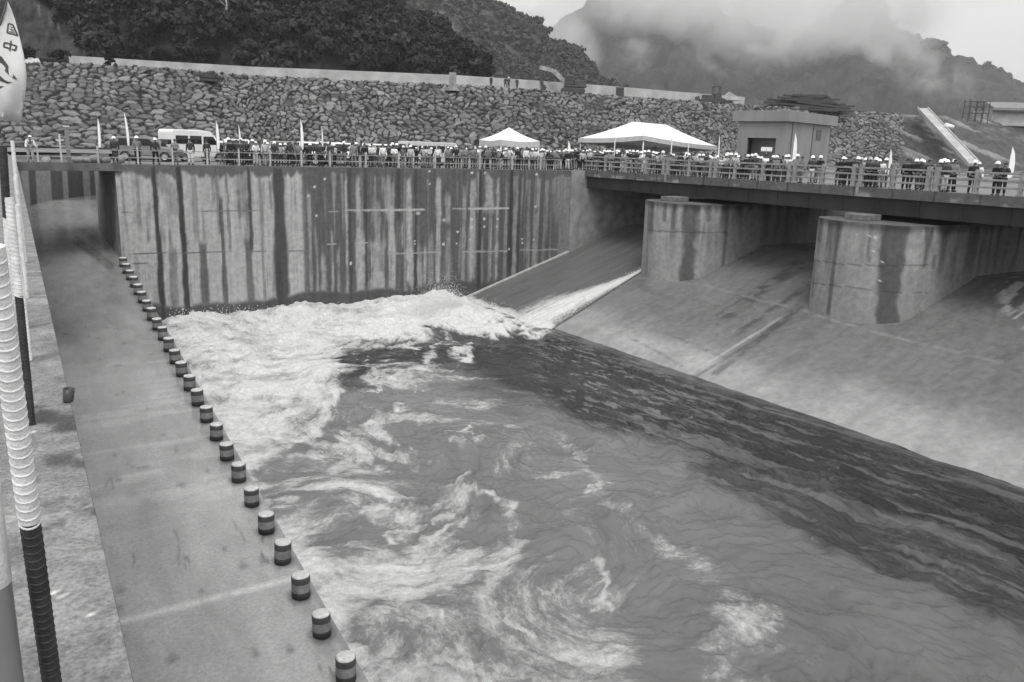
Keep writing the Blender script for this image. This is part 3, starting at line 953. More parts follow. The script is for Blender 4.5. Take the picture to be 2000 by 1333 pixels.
cst([(345, 1045), (352, 1075), (348, 1100), (372, 1112)], 3, .09, .55)
cst([(455, 1018), (470, 1040), (480, 1060)], 2.5, .1, .5)
cst([(250, 908), (270, 916), (290, 912)], 2.2, .1, .5)
cst([(255, 1075), (262, 1095), (258, 1110)], 2.5, .1, .5)
cst([(630, 1300), (645, 1310)], 2.5, .06, .7)
cst([(205, 950), (215, 935), (222, 955)], 2.5, .07, .6)
cst([(520, 1020), (512, 1060)], 5, .08, .6)
cst([(510, 1080), (525, 1100)], 4, .06, .7)
cst([(360, 1085), (370, 1100)], 4, .07, .6)
cst([(150, 470), (190, 500), (215, 520)], 12, .06, .5)
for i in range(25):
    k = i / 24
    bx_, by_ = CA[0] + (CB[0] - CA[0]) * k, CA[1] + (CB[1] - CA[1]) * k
    d = np.hypot(GXc - bx_, (GYc - by_) * .9); kk_ = (1 - sstep(.22, .42, d + .15 * (n2 - .5))) * .7  # contact shade round each post's foot, painted into the floor tone
    sm = np.exp(-((GXc - bx_ + .02 * (by_ - GYc)) / .2) ** 2) * sstep(by_ - 1.5, by_ - .5, GYc) * (GYc < by_) * .3  # post's reflection in the wet slab, painted as a smear
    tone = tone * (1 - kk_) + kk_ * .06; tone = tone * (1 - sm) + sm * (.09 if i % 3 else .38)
side_ = sstep(.965, .985, t) * np.ones(GXc.shape)
tone = tone * (1 - .25 * side_)
for k in range(40):
    x0, y0 = random.uniform(1.5, 5.8), random.uniform(13, 45)
    d = np.hypot((GXc - x0) * random.uniform(1, 3), GYc - y0)
    kk_ = 1 - sstep(.05, random.uniform(.12, .3), d + .12 * (n2 - .5))
    tone = tone * (1 - kk_ * .6) + kk_ * .6 * .07
wet = np.clip(.3 + .7 * sstep(.2, .8, fbm(GXc * .8, GYc * .25, 74)) + .4 * sstep(40, 55, GYc), 0, 1)
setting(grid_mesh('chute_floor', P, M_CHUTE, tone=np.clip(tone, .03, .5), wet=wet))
# drop from the chute edge to the pool
Q = np.stack([np.stack([xr - .001, cy, chute_z(cy)], -1), np.stack([xr + .02, cy, chute_z(cy) - .25], -1), np.stack([xr + .05, cy, np.full(cy.shape, -12.)], -1)], 1)
kq = cy < YW
setting(grid_mesh('chute_edge', Q[kq], M_CONC, smooth=False))

# tunnel through the deck
tun = empty('tunnel_portal', (7.2, YW, -5))
tag(tun, 'dark opening where the side chute passes under the deck beside the streaked wall', 'tunnel')
mb = MB()
TY1 = 71.5
th = [(.0, YW + .602), (.0, TY1 - .6), (.2, TY1 - .15), (.6, TY1), (2.5, TY1), (2.5, YW + .602)]
mb.prism([(7.2 + a, b) for a, b in th], (1, 0, 0), (0, 1, 0), (0, 0, 7.5), (0, 0, -8))
local(mb.build('tunnel_wall', M_CONC), tun)
mb = MB()
mb.span((1.9, YW - .05, -.45), (7.2, 68.0, .0)); mb.span((1.6, YW - .08, -.44), (7.6, YW - .052, .06))
local(mb.build('deck_slab', M_CONCD), tun)
mb = MB()
mb.span((-.6, YW + .02, -9), (near_x(YW) + .25, PITY, -.01)); local(mb.build('tunnel_wall', M_CONC), tun)
# curved back wall of the channel
nb = 60
tt = np.linspace(-.15, 1.25, nb)
bx = BP0[0] + (BP1[0] - BP0[0]) * tt; by = BP0[1] + (BP1[1] - BP0[1]) * tt
by = by - .8 * (4 * tt * (1 - tt)) * 0
zz = np.linspace(-5.5, 0.0, 40)
P = np.zeros((nb * 4, 40, 3))
tt4 = np.linspace(-.15, 1.3, nb * 4)
P[:, :, 0] = (BP0[0] + (BP1[0] - BP0[0]) * tt4)[:, None]; P[:, :, 1] = (BP0[1] + (BP1[1] - BP0[1]) * tt4)[:, None]; P[:, :, 2] = zz[None]
PX, PY = wall_px(P)
tone = .3 + .06 * (fbm(PX / 8, PY / 8, 3) - .5)
for x0, x1, v in ((55, 69, .09), (98, 121, .1), (131, 161, .08), (174, 186, .12)):
    k = sstep(x0 - 1.5, x0 + 1.5, PX - (PY - 331) * .06) * (1 - sstep(x1 - 1.5, x1 + 1.5, PX - (PY - 331) * .06))
    tone = tone * (1 - k) + k * v * (.8 + .5 * fbm(PX / 4, PY / 40, 9))
bw_ = grid_mesh('channel_wall', P, M_WALL, tone=tone, wet=np.zeros(tone.shape))
tag(bw_, 'striped concrete wall at the far end of the chute under the deck', 'wall')

# near wall whose top carries the fence
NY, NX = 900, 60
yy = 1.4 + (YW - 1.5) * np.linspace(0, 1, NY) ** 2.2
xl = near_x(yy) - 1.3; xr = near_x(yy)
t = np.linspace(0, 1, NX - 2)[None, :]
GX_ = xl[:, None] * (1 - t) + xr[:, None] * t; GY_ = np.repeat(yy[:, None], NX - 2, 1)
GX_ = np.concatenate([GX_, xr[:, None] + .004, xr[:, None] + .02], 1); GY_ = np.concatenate([GY_, GY_[:, :2]], 1)
n1 = fbm(GX_ * 3, GY_ * 3, 81, 5); n2 = fbm(GX_ * 11, GY_ * 11, 82, 4); n3 = fbm(GX_ * 30, GY_ * 30, 84, 3)
GZ_ = .35 + .012 * (n1 - .5) + .008 * (n2 - .5)
GZ_[:, -2] = .33; GZ_[:, -1] = -12
P = np.stack([GX_, GY_, GZ_], -1)
PX, PY = wall_px(P)
tone = .215 + .13 * (n1 - .5) + .15 * (n2 - .5) + .1 * (n3 - .5)
for pts, w, v, s in [([(80, 805), (120, 830), (150, 815)], 34, .06, .95), ([(100, 900), (140, 895), (160, 905)], 16, .07, .9), ([(55, 640), (100, 632)], 4, .08, .7), ([(62, 704), (95, 695), (115, 690)], 9, .1, .7),
                     ([(60, 580), (75, 577)], 5, .08, .6), ([(85, 985), (130, 975), (170, 978)], 10, .13, .6), ([(90, 1030), (120, 1025)], 14, .1, .7), ([(172, 990), (185, 1000)], 7, .05, .8), ([(65, 1180), (72, 1260)], 8, .1, .5), ([(200, 1330), (212, 1250)], 5, .1, .4)]:
    d, _ = seg_dist(PX, PY, pts)
    k = (1 - sstep(w * .3, w, d + w * 1.1 * (n2 - .45))) * s
    tone = tone * (1 - k) + k * v
for pts in [[(100, 1157), (112, 1159)], [(118, 1168), (124, 1165)], [(145, 1157), (152, 1162)], [(168, 1205), (178, 1200)], [(183, 1195), (192, 1203)], [(62, 842), (66, 846), (70, 842)], [(57, 860), (59, 862)]]:
    d, _ = seg_dist(PX, PY, pts)
    tone = np.where(d < 1.6, .6, tone)
d, _ = seg_dist(PX, PY, [(178, 985), (200, 1090), (225, 1210), (250, 1320), (256, 1345)])
k = (1 - sstep(1.0, 3.4, d + 3 * (n3 - .5)))
tone = tone * (1 - .75 * k) + .75 * k * .04
for yj in (471, 499, 531, 577):
    d, _ = seg_dist(PX, PY, [(30, yj + 2), (110, yj - 1)])
    tone = np.where(d < .9, .3, tone)
d, _ = seg_dist(PX, PY, [(70, 1010), (130, 1000), (175, 990)])
tone = np.where(d < 1.3, .3, tone)
near = grid_mesh('near_wall', P, M_STRIP, tone=np.clip(tone, .03, .6), wet=np.zeros(tone.shape), flip=True, smooth=False)
tag(near, 'rough paint spattered concrete wall top in the left foreground', 'wall')
# ------------------------------------------------------------------ water
def water_mat(name):
    mt, n, b = _new(name)
    L = n.links.new
    af = n.nodes.new('ShaderNodeAttribute'); af.attribute_name = 'foam'
    am = n.nodes.new('ShaderNodeAttribute'); am.attribute_name = 'murk'
    ar = n.nodes.new('ShaderNodeAttribute'); ar.attribute_name = 'ripple'
    tc = n.nodes.new('ShaderNodeTexCoord')
    # lacy foam: warped ridged noise at two scales
    wn = n.nodes.new('ShaderNodeTexNoise'); wn.inputs['Scale'].default_value = .7; wn.inputs['Detail'].default_value = 3
    L(tc.outputs['Object'], wn.inputs['Vector'])
    vm = n.nodes.new('ShaderNodeVectorMath'); vm.operation = 'MULTIPLY_ADD'
    vm.inputs[1].default_value = (.5, .5, 0)
    fl_a = n.nodes.new('ShaderNodeAttribute'); fl_a.attribute_name = 'flow'
    L(wn.outputs['Color'], vm.inputs[0]); L(fl_a.outputs['Vector'], vm.inputs[2])
    vm2 = n.nodes.new('ShaderNodeMix'); vm2.data_type = 'VECTOR'; vm2.inputs[0].default_value = .55
    L(vm.outputs[0], vm2.inputs[4]); L(tc.outputs['Object'], vm2.inputs[5])
    def ridge(scale, det):
        a = n.nodes.new('ShaderNodeTexNoise'); a.inputs['Scale'].default_value = scale; a.inputs['Detail'].default_value = det
        a.inputs['Roughness'].default_value = .6
        L(vm2.outputs[1], a.inputs['Vector'])
        s = n.nodes.new('ShaderNodeMath'); s.operation = 'SUBTRACT'; L(a.outputs['Fac'], s.inputs[0]); s.inputs[1].default_value = .5
        ab = n.nodes.new('ShaderNodeMath'); ab.operation = 'ABSOLUTE'; L(s.outputs[0], ab.inputs[0])
        mr = n.nodes.new('ShaderNodeMapRange'); mr.inputs['From Min'].default_value = 0; mr.inputs['From Max'].default_value = .12
        mr.inputs['To Min'].default_value = 1; mr.inputs['To Max'].default_value = 0
        L(ab.outputs[0], mr.inputs['Value'])
        return mr
    def math_(op, a, b_=None, c=None):
        q = n.nodes.new('ShaderNodeMath'); q.operation = op
        for k_, v in enumerate((a, b_, c)):
            if v is None: continue
            if isinstance(v, (int, float)): q.inputs[k_].default_value = v
            else: L(v, q.inputs[k_])
        return q.outputs[0]
    def smooth(v, a, b_, lo=0.0, hi=1.0):
        q = n.nodes.new('ShaderNodeMapRange'); q.interpolation_type = 'SMOOTHSTEP'
        q.inputs['From Min'].default_value = a; q.inputs['From Max'].default_value = b_; q.inputs['To Min'].default_value = lo; q.inputs['To Max'].default_value = hi
        L(v, q.inputs['Value']); return q.outputs[0]
    r1 = ridge(.8, 4); r2 = ridge(2.4, 5)
    fn = n.nodes.new('ShaderNodeTexNoise'); fn.inputs['Scale'].default_value = 5; fn.inputs['Detail'].default_value = 10; fn.inputs['Roughness'].default_value = .75
    L(vm2.outputs[1], fn.inputs['Vector'])
    cl = n.nodes.new('ShaderNodeTexNoise'); cl.inputs['Scale'].default_value = .9; cl.inputs['Detail'].default_value = 7; cl.inputs['Roughness'].default_value = .62
    L(vm.outputs[0], cl.inputs['Vector'])
    F_ = af.outputs['Fac']
    # gauzy wash of bubbles, then fine bright filaments
    ws = math_('MULTIPLY_ADD', math_('SUBTRACT', cl.outputs['Fac'], .5), 1.3, F_)
    ws = math_('MULTIPLY_ADD', math_('SUBTRACT', fn.outputs['Fac'], .5), .7, ws)
    wash = smooth(ws, .02, .82)
    gate = smooth(F_, .02, .22)
    wash = math_('MULTIPLY', wash, gate)
    fil = math_('MAXIMUM', math_('MULTIPLY', r1.outputs[0], .9), r2.outputs[0])
    fil = math_('MULTIPLY', math_('POWER', fil, 1.7), smooth(ws, .12, .8))
    fil = math_('MULTIPLY', fil, smooth(fn.outputs['Fac'], .38, .6, .25, 1.0))
    heavy = smooth(ws, .55, 1.15)
    fil = math_('MAXIMUM', fil, math_('MULTIPLY', heavy, smooth(fn.outputs['Fac'], .3, .62, .35, 1.0)))
    cvv = math_('MAXIMUM', math_('MULTIPLY', wash, .6), fil)
    class _o: outputs = [cvv]
    cv = _o
    # body colour
    bn = n.nodes.new('ShaderNodeTexNoise'); bn.inputs['Scale'].default_value = .5; bn.inputs['Detail'].default_value = 5
    L(vm.outputs[0], bn.inputs['Vector'])
    bm_ = n.nodes.new('ShaderNodeMapRange'); bm_.inputs['From Min'].default_value = .3; bm_.inputs['From Max'].default_value = .7
    bm_.inputs['To Min'].default_value = .85; bm_.inputs['To Max'].default_value = 1.15
    L(bn.outputs['Fac'], bm_.inputs['Value'])
    bc = n.nodes.new('ShaderNodeMath'); bc.operation = 'MULTIPLY'; L(am.outputs['Fac'], bc.inputs[0]); L(bm_.outputs[0], bc.inputs[1])
    mixa = n.nodes.new('ShaderNodeMix'); mixa.data_type = 'FLOAT'
    L(wash, mixa.inputs[0]); L(bc.outputs[0], mixa.inputs[2]); mixa.inputs[3].default_value = .46
    mixc = n.nodes.new('ShaderNodeMix'); mixc.data_type = 'FLOAT'
    L(fil, mixc.inputs[0]); L(mixa.outputs[0], mixc.inputs[2]); mixc.inputs[3].default_value = .82
    L(mixc.outputs[0], b.inputs['Base Color'])
    mr_ = n.nodes.new('ShaderNodeMapRange'); mr_.inputs['To Min'].default_value = .12; mr_.inputs['To Max'].default_value = .75
    L(cv.outputs[0], mr_.inputs['Value']); L(mr_.outputs[0], b.inputs['Roughness'])
    b.inputs['IOR'].default_value = 1.33
    # fine ripples, drawn out along the current
    mp = n.nodes.new('ShaderNodeMapping'); mp.inputs['Rotation'].default_value = (0, 0, rad(9)); mp.inputs['Scale'].default_value = (2.2, .5, 1)
    L(vm.outputs[0], mp.inputs['Vector'])
    rn_ = n.nodes.new('ShaderNodeTexNoise'); rn_.inputs['Scale'].default_value = 1.1; rn_.inputs['Detail'].default_value = 5; rn_.inputs['Roughness'].default_value = .55
    L(mp.outputs[0], rn_.inputs['Vector'])
    hh = n.nodes.new('ShaderNodeMath'); hh.operation = 'MULTIPLY'; L(rn_.outputs['Fac'], hh.inputs[0]); L(ar.outputs['Fac'], hh.inputs[1])
    h2 = n.nodes.new('ShaderNodeMath'); h2.operation = 'MULTIPLY_ADD'; L(cv.outputs[0], h2.inputs[0]); h2.inputs[1].default_value = .25; L(hh.outputs[0], h2.inputs[2])
    h3 = n.nodes.new('ShaderNodeMath'); h3.operation = 'MULTIPLY_ADD'; L(fn.outputs['Fac'], h3.inputs[0]); h3.inputs[1].default_value = .16; L(h2.outputs[0], h3.inputs[2])
    bp = n.nodes.new('ShaderNodeBump'); bp.inputs['Strength'].default_value = .8; bp.inputs['Distance'].default_value = .35
    L(h3.outputs[0], bp.inputs['Height']); L(bp.outputs[0], b.inputs['Normal'])
    return mt
M_WATER = water_mat('churning_water')
def add_flow(o, qx, qy):
    at = o.data.attributes.new('flow', 'FLOAT_VECTOR', 'POINT')
    at.data.foreach_set('vector', np.stack([qx, qy, np.zeros(qx.shape)], -1).astype(np.float32).ravel())

wx = np.arange(3.0, 34.2, .075); wy = np.concatenate([np.arange(6.5, 24, .065), np.arange(24, YW + .05, .09)])
def _vort():
    L_ = []
    for x, y, gsign, a_ in [(560, 770, 1, 2.6), (690, 1030, -1, 2.4), (985, 1030, .6, 2.0), (1150, 1150, -.5, 1.6), (800, 860, 1, 3.0), (1010, 880, -1, 2.2), (480, 690, -1, 2.5), (700, 640, 1, 3.0), (760, 1200, 1, 1.8),
                            (940, 1230, -.5, 1.5), (1110, 1290, .5, 1.6), (1460, 1210, 1, 1.7), (1300, 1010, -1, 1.8), (1240, 1180, 1, 1.5), (860, 720, -1, 2.4), (620, 900, -1, 1.8), (560, 960, 1, 1.4), (640, 1160, 1, 1.2)]:
        p = onz(x, y, ZW); L_.append((p[0], p[1], gsign * a_ * 1.05, a_))
    rv = random.Random(5)
    for _ in range(46):
        a_ = rv.uniform(.5, 1.3); L_.append((rv.uniform(6, 30), rv.uniform(8, 58), rv.choice((-1, 1)) * a_ * 1.0, a_))
    return L_
VORT = _vort()
def velocity(x, y):
    k = sstep(20, 31, x) * sstep(52, 44, y)
    u = -.18 * k - .05; v = -1.5 * k - .1
    for vx, vy, g_, a_ in VORT:
        dx = x - vx; dy = y - vy
        f = g_ * np.exp(-(dx * dx + dy * dy) / (2 * (a_ * 1.25) ** 2)) / a_
        u = u - f * dy; v = v + f * dx
    return u, v
def advect(x, y, steps=5, dt=.17):
    for _ in range(steps):
        u, v = velocity(x, y)
        u2, v2 = velocity(x - u * dt / 2, y - v * dt / 2)
        x = x - u2 * dt; y = y - v2 * dt
    return x, y
WX, WY = np.meshgrid(wx, wy, indexing='ij')
P0 = np.stack([WX, WY, np.full(WX.shape, ZW)], -1)
PX, PY = wall_px(P0)
# warp the picture of the foam a little so that its edges fray
QX, QY = advect(WX, WY)
QX = QX.astype(float); QY = QY.astype(float)
fx = PX + 60 * (fbm(QX * .45, QY * .45, 201, 4) - .5) + 30 * (fbm(QX * 1.5, QY * 1.5, 203, 3) - .5)
fy_ = PY + 40 * (fbm(QX * .45, QY * .45, 205, 4) - .5) + 20 * (fbm(QX * 1.5, QY * 1.5, 207, 3) - .5)
foam = np.zeros(WX.shape)
def area(poly, v, soft, raw=False):
    global foam
    k = soft_poly(PX if raw else fx, PY if raw else fy_, poly, soft) * v
    foam = np.maximum(foam, k)
def strand(pts, w, v, soft=1.0):
    """w can be (start, end)"""
    global foam
    d, fr = seg_dist(fx, fy_, pts)
    ww = w if not isinstance(w, tuple) else w[0] + (w[1] - w[0]) * fr
    foam = np.maximum(foam, v * .8 * np.exp(-(d / (ww * 1.5)) ** 2 * soft))
# the white mass below the wall
area([(285, 570), (560, 560), (860, 560), (960, 600), (1000, 640), (880, 634), (800, 642), (740, 656), (705, 668), (640, 690), (662, 715), (650, 770), (615, 815), (560, 850), (500, 878), (440, 905), (400, 845), (330, 690)], .74, 24)
area([(640, 640), (760, 620), (860, 575), (925, 600), (1000, 636), (1085, 641), (1000, 645), (880, 640), (800, 646), (700, 662)], 1.15, 9)
area([(400, 860), (470, 880), (560, 850), (600, 845), (540, 885), (505, 930), (520, 985), (545, 1010), (560, 1050), (600, 1090), (640, 1180), (700, 1260), (760, 1340), (700, 1400), (560, 1150), (440, 930)], .72, 22)
strand([(560, 692), (640, 682), (720, 652)], 9, 1.0)
strand([(650, 705), (665, 735), (650, 770), (635, 800), (600, 835)], 12, .95)
strand([(430, 905), (520, 880), (615, 850)], 9, .85)
strand([(490, 965), (560, 945), (640, 925), (665, 905), (720, 880), (722, 900), (740, 915)], 8, .62)
strand([(560, 900), (600, 905), (650, 900), (690, 905)], 10, .5)
strand([(720, 705), (735, 740), (732, 765)], 4, .75); strand([(735, 718), (775, 700)], 4, .6); strand([(790, 725), (830, 705), (850, 680), (858, 665)], 7, .72)
strand([(785, 650), (805, 652), (830, 640)], 5, .9); strand([(795, 672), (812, 678)], 5, .9); strand([(905, 690), (920, 672), (925, 690), (908, 688)], 6, .85)
strand([(715, 830), (735, 818), (742, 825)], 6, .8); strand([(760, 805), (775, 798)], 6, .8); strand([(725, 838), (745, 845)], 4, .6)
strand([(905, 835), (928, 850)], 3, .9); strand([(790, 760), (815, 775)], 3, .6)
# big pale tongue at the lower left, with swirls
area([(520, 1000), (600, 985), (640, 1010), (625, 1050), (660, 1085), (720, 1092), (790, 1076), (880, 1062), (900, 1090), (850, 1130), (760, 1160), (700, 1200), (700, 1250), (760, 1290), (880, 1310), (960, 1333), (960, 1420), (700, 1420), (620, 1220)], .66, 26)
area([(560, 1070), (650, 1085), (780, 1075), (900, 1065), (960, 1080), (930, 1130), (800, 1180), (700, 1160), (610, 1130)], .60, 26)
strand([(640, 1010), (690, 985), (760, 945), (800, 930)], 16, .42)
strand([(770, 1060), (800, 1045), (830, 1030)], 4, .75); strand([(845, 1020), (870, 1010), (900, 1012)], 6, .75)
strand([(800, 1075), (850, 1060), (870, 1045), (905, 1030), (920, 1020)], 5, .75)
strand([(860, 1150), (905, 1130), (950, 1095), (990, 1075), (1020, 1045), (1015, 1010), (985, 985), (960, 970), (900, 960)], (12, 5), .62)
strand([(930, 1170), (945, 1150), (965, 1120), (985, 1095), (1000, 1075)], 14, .72)
strand([(1165, 1100), (1178, 1130), (1168, 1160), (1190, 1180)], 6, .7); strand([(1170, 1170), (1130, 1190), (1090, 1205)], 10, .55)
strand([(990, 1215), (1020, 1230), (1045, 1260)], 4, .8); strand([(870, 1180), (875, 1220), (885, 1235)], 4, .6)
strand([(640, 1190), (690, 1160), (760, 1150), (830, 1165)], 12, .5); strand([(800, 1310), (850, 1290), (930, 1300), (960, 1333)], 12, .7)
strand([(890, 1255), (920, 1290), (905, 1333)], 8, .6); strand([(1010, 1333), (1030, 1300), (1100, 1270), (1140, 1240), (1160, 1225)], 14, .62)
strand([(1100, 1240), (1145, 1230), (1190, 1260), (1130, 1290)], 24, .5)
area([(1080, 1220), (1170, 1210), (1240, 1260), (1230, 1333), (1080, 1340)], .42, 40)
area([(1395, 1170), (1480, 1165), (1530, 1200), (1548, 1240), (1500, 1265), (1440, 1260), (1400, 1220)], .46, 34)
strand([(1290, 1050), (1330, 1080), (1380, 1120), (1400, 1160), (1430, 1190)], 20, .36); strand([(1400, 1270), (1440, 1330), (1420, 1400)], 34, .4)
strand([(1090, 850), (1130, 880), (1150, 930), (1170, 960), (1230, 1000), (1290, 1050)], (12, 18), .36)
strand([(880, 960), (905, 935), (920, 930)], 5, .6); strand([(1135, 960), (1160, 955)], 5, .75)
strand([(700, 1000), (640, 1060), (700, 1090)], 10, .3)
area([(700, 1150), (1080, 1130), (1200, 1150), (1250, 1333), (1230, 1420), (760, 1420), (690, 1250)], .36, 60)
area([(560, 900), (720, 880), (790, 920), (760, 960), (640, 990), (520, 960)], .3, 30)
area([(420, 620), (660, 640), (650, 780), (450, 860)], .85, 40)
broad = soft_poly(PX, PY, [(300, 600), (900, 640), (1000, 760), (1200, 960), (1330, 1100), (1560, 1240), (1500, 1420), (560, 1420)], 60)
mar = fbm(QX * .55, QY * .55, 221, 5)
foam = np.maximum(foam, broad * (.12 + .5 * sstep(.5, .72, mar)) * sstep(1500, 700, PX + .3 * (1333 - PY)))
foam = foam * (.3 + 1.25 * fbm(QX * .7, QY * .7, 223, 5))
nearwall = soft_poly(PX, PY, [(290, 570), (1085, 560), (1085, 645), (820, 640), (700, 660), (330, 640)], 22)
foam = np.clip(foam + .16 * nearwall * sstep(.3, .8, foam), 0, 1.0)
# clear dark current along the slope / milky elsewhere, with sky glints painted in
cu0 = WX * math.cos(rad(7)) + WY * math.sin(rad(7)); cl0 = -WX * math.sin(rad(7)) + WY * math.cos(rad(7))
curr = soft_poly(fx, fy_, [(640, 680), (760, 655), (880, 640), (1085, 640), (1180, 675), (1340, 735), (1600, 815), (2060, 970), (2060, 1150), (1860, 1050), (1640, 965), (1500, 925), (1380, 890), (1260, 865), (1120, 810), (1000, 770), (900, 715), (760, 720), (700, 760), (660, 740)], 24)
curr2 = soft_poly(fx, fy_, [(1350, 895), (1450, 880), (1600, 940), (1760, 1020), (2060, 1120), (2060, 1260), (1900, 1190), (1720, 1135), (1600, 1060), (1480, 985), (1400, 950)], 20)
dk = np.maximum(curr, .8 * curr2)
dk *= .85 + .35 * fbm(WX * .35 + WY * .05, WY * .16, 231, 4)
dk = np.maximum(dk, .5 * soft_poly(fx, fy_, [(900, 745), (1060, 745), (1110, 785), (1000, 800), (920, 780)], 20))
dk = np.clip(dk, 0, 1)
glint_fine = fbm(cu0 * 5.2 + .9 * fbm(cu0 * .5, cl0 * .3, 301), cl0 * 1.0, 303, 3)  # sky glints on the ripples, painted pale into the water colour
glint_long = fbm(cu0 * 2.4 + .5 * fbm(cu0 * .5, cl0 * .2, 305), cl0 * .2, 307, 3)
near_jump = np.exp(-(seg_dist(PX, PY, [(1080, 700), (1180, 760), (1290, 800)])[0] / 85) ** 2)
dk = dk * (1 - .9 * sstep(.60 - .04 * near_jump, .70, glint_fine) * (.3 + .7 * near_jump) * sstep(1020, 1090, PX)) * (1 - .6 * sstep(.61, .67, glint_long) * sstep(1150, 1300, PX))
murk = .18 * (1 - dk) + .034 * dk
murk *= 1 - .22 * sstep(1150, 1700, PX)
murk *= .9 + .25 * (fbm(WX * .3, WY * .3, 233, 4) - .35)
ripple = .14 + .8 * curr * sstep(980, 1120, PX) * (.5 + fbm(WX * .2, WY * .12, 287)) + .55 * curr2
calm = soft_poly(fx, fy_, [(880, 640), (1085, 640), (1060, 700), (980, 760), (900, 740), (860, 700)], 20)
ripple = ripple * (1 - .75 * calm)
# heights: churning mass near the wall, smooth dip of the current, small chop elsewhere
hh = .10 * (fbm(WX * .6, WY * .35, 241, 4) - .5) + .10 * (fbm(WX * 1.6, WY * .9, 243, 4) - .5)
sw = fbm(WX * .45 + 1.5 * fbm(WX * .2, WY * .2, 3), WY * .45, 251, 3)
hh = hh + .45 * (sw - .5) * (1 - .5 * curr)
chop = 1 - np.abs(fbm(QX * 1.1, QY * 1.1, 291, 4) - .5) * 2
chop2 = fbm(QX * 3.0, QY * 3.0, 293, 3) - .5
chop3 = 1 - np.abs(fbm(.5 * (WX + QX) * 1.9, .5 * (WY + QY) * 1.3, 295, 3) - .5) * 2
hh = hh + (.16 * (chop - .8) + .10 * chop2 + .10 * (chop3 - .8)) * (1 - .6 * curr)
fm = sstep(.55, 1.0, foam) * sstep(900, 700, PY)
turb = fbm(WX * .8, WY * .8, 245, 5)
rid = 1 - np.abs(fbm(WX * 1.1, WY * 1.1, 246, 3) - .5) * 2
hh = hh + fm * (.5 * (fbm(WX * .5, WY * .5, 245, 3) - .45) + .2 * (rid - .75) + .12 * (fbm(QX * 3, QY * 3, 247, 3) - .5))
toe_ = sstep(YW - 7, YW - .6, WY + 1.6 * (fbm(WX * .35, WY * .2, 248, 3) - .5)) * sstep(32.5, 28.5, WX)
crest_n = fbm(WX * .45, WY * .12, 249, 4)
hh = hh + toe_ * (.42 + .6 * (crest_n - .35)) * sstep(7.2, 10, WX)
kx_, ky_ = seg_dist(PX, PY, [(760, 606), (850, 600), (905, 606), (960, 622)])
hump = np.exp(-(kx_ / 30) ** 2)
spk = fbm(WX * .9, WY * .9, 260, 3)
hh = hh + hump * (.02 + .25 * sstep(.3, .75, spk))
kx2, _ = seg_dist(PX, PY, [(850, 590), (880, 588), (905, 600)])
hh = hh + np.exp(-(kx2 / 20) ** 2) * (.25 + .5 * fbm(WX * 1.6, WY * 1.6, 262, 4))
# standing wave front: dark smooth shoulder dropping below the white crest
hh = hh - .35 * np.exp(-(seg_dist(PX, PY, [(700, 690), (800, 660), (900, 652), (1050, 655)])[0] / 16) ** 2) * (1 - np.clip(foam, 0, 1))
cu = WX * math.cos(rad(7)) + WY * math.sin(rad(7)); cl = -WX * math.sin(rad(7)) + WY * math.cos(rad(7))
rw = 1 - np.abs(fbm(cu * 2.1 + .8 * fbm(cu * .4, cl * .2, 281), cl * .5, 283, 3) - .5) * 2
rw2 = fbm(cu * 3.2, cl * .9, 285, 2) - .5
hh = hh + ripple * (.24 * (rw - .8) + .12 * rw2)
hh = hh * (1 - .85 * sstep(31.2, 32.8, WX))
P = P0.copy(); P[:, :, 2] += hh
inside_pool = (WX > np.array([chute_edge(v) for v in wy])[None, :] - .2)
me_o = grid_mesh('pool_water', P, M_WATER, extra={'foam': np.clip(foam, 0, 1.15), 'murk': murk, 'ripple': ripple})
add_flow(me_o, QX, QY)
bm = bmesh.new(); bm.from_mesh(me_o.data)
flat = inside_pool.ravel()
bm.verts.ensure_lookup_table()
bmesh.ops.delete(bm, geom=[bm.verts[i] for i in np.nonzero(~flat)[0]], context='VERTS')
bm.to_mesh(me_o.data); bm.free()
setting(me_o)

# sheet of water leaving the left bay
sx_ = np.arange(32.2, 52.0, .09); sy_ = np.arange(45.0, YW - .3, .07)
SX, SY = np.meshgrid(sx_, sy_, indexing='ij')
zs = np.array([apron_z(float(v)) for v in sx_])[:, None]
edge_y = np.interp(sx_, [32, 33, 43, 44.5, 52], [45.9, 46.1, 48.3, 49.2, 49.2])[:, None]   # right margin of the sheet
dist = SY - edge_y
P = np.stack([SX, SY, zs + .05 + .05 * sstep(0, 1, dist) + .03 * (fbm(SX * .4, SY * 2, 271) - .5)], -1)
PXs, PYs = wall_px(P)
down = sstep(43.8, 33.5, SX)
wj = .2 + 3.5 * down ** 1.15
pk_ = .38 * wj + .12
jet = np.where(dist > pk_, np.exp(-((dist - pk_) / (wj * .8)) ** 2), np.exp(-((dist - pk_) / (wj * .22 + .12)) ** 2)) * sstep(44.0, 42.6, SX)
jet *= .55 + .9 * fbm(SX * .3, SY * 4.5, 273, 5)
fo = np.clip(jet * 1.0, 0, 1.0)
fo = np.maximum(fo, .8 * sstep(33.8, 32.9, SX + .5 * (fbm(SX, SY, 3) - .5)))
fo = np.maximum(fo, .10 * sstep(.5, .8, fbm(SX * .3, SY * 3, 275, 4)))
P[:, :, 2] += np.clip(jet, 0, 1) * .22 * (.4 + fbm(SX * 1.2, SY * 3, 277, 4)) * (.3 + down)
fl_o = grid_mesh('spillway_flow', P, M_WATER, extra={'foam': fo, 'murk': .125 + .03 * (fbm(SX * .3, SY * 2.5, 276, 3) - .5), 'ripple': .1 + 0 * SX})
add_flow(fl_o, SX * .35, SY * 1.6)
bm = bmesh.new(); bm.from_mesh(fl_o.data); bm.verts.ensure_lookup_table()
kill = np.nonzero((dist < -.05).ravel())[0]
bmesh.ops.delete(bm, geom=[bm.verts[i] for i in kill], context='VERTS')
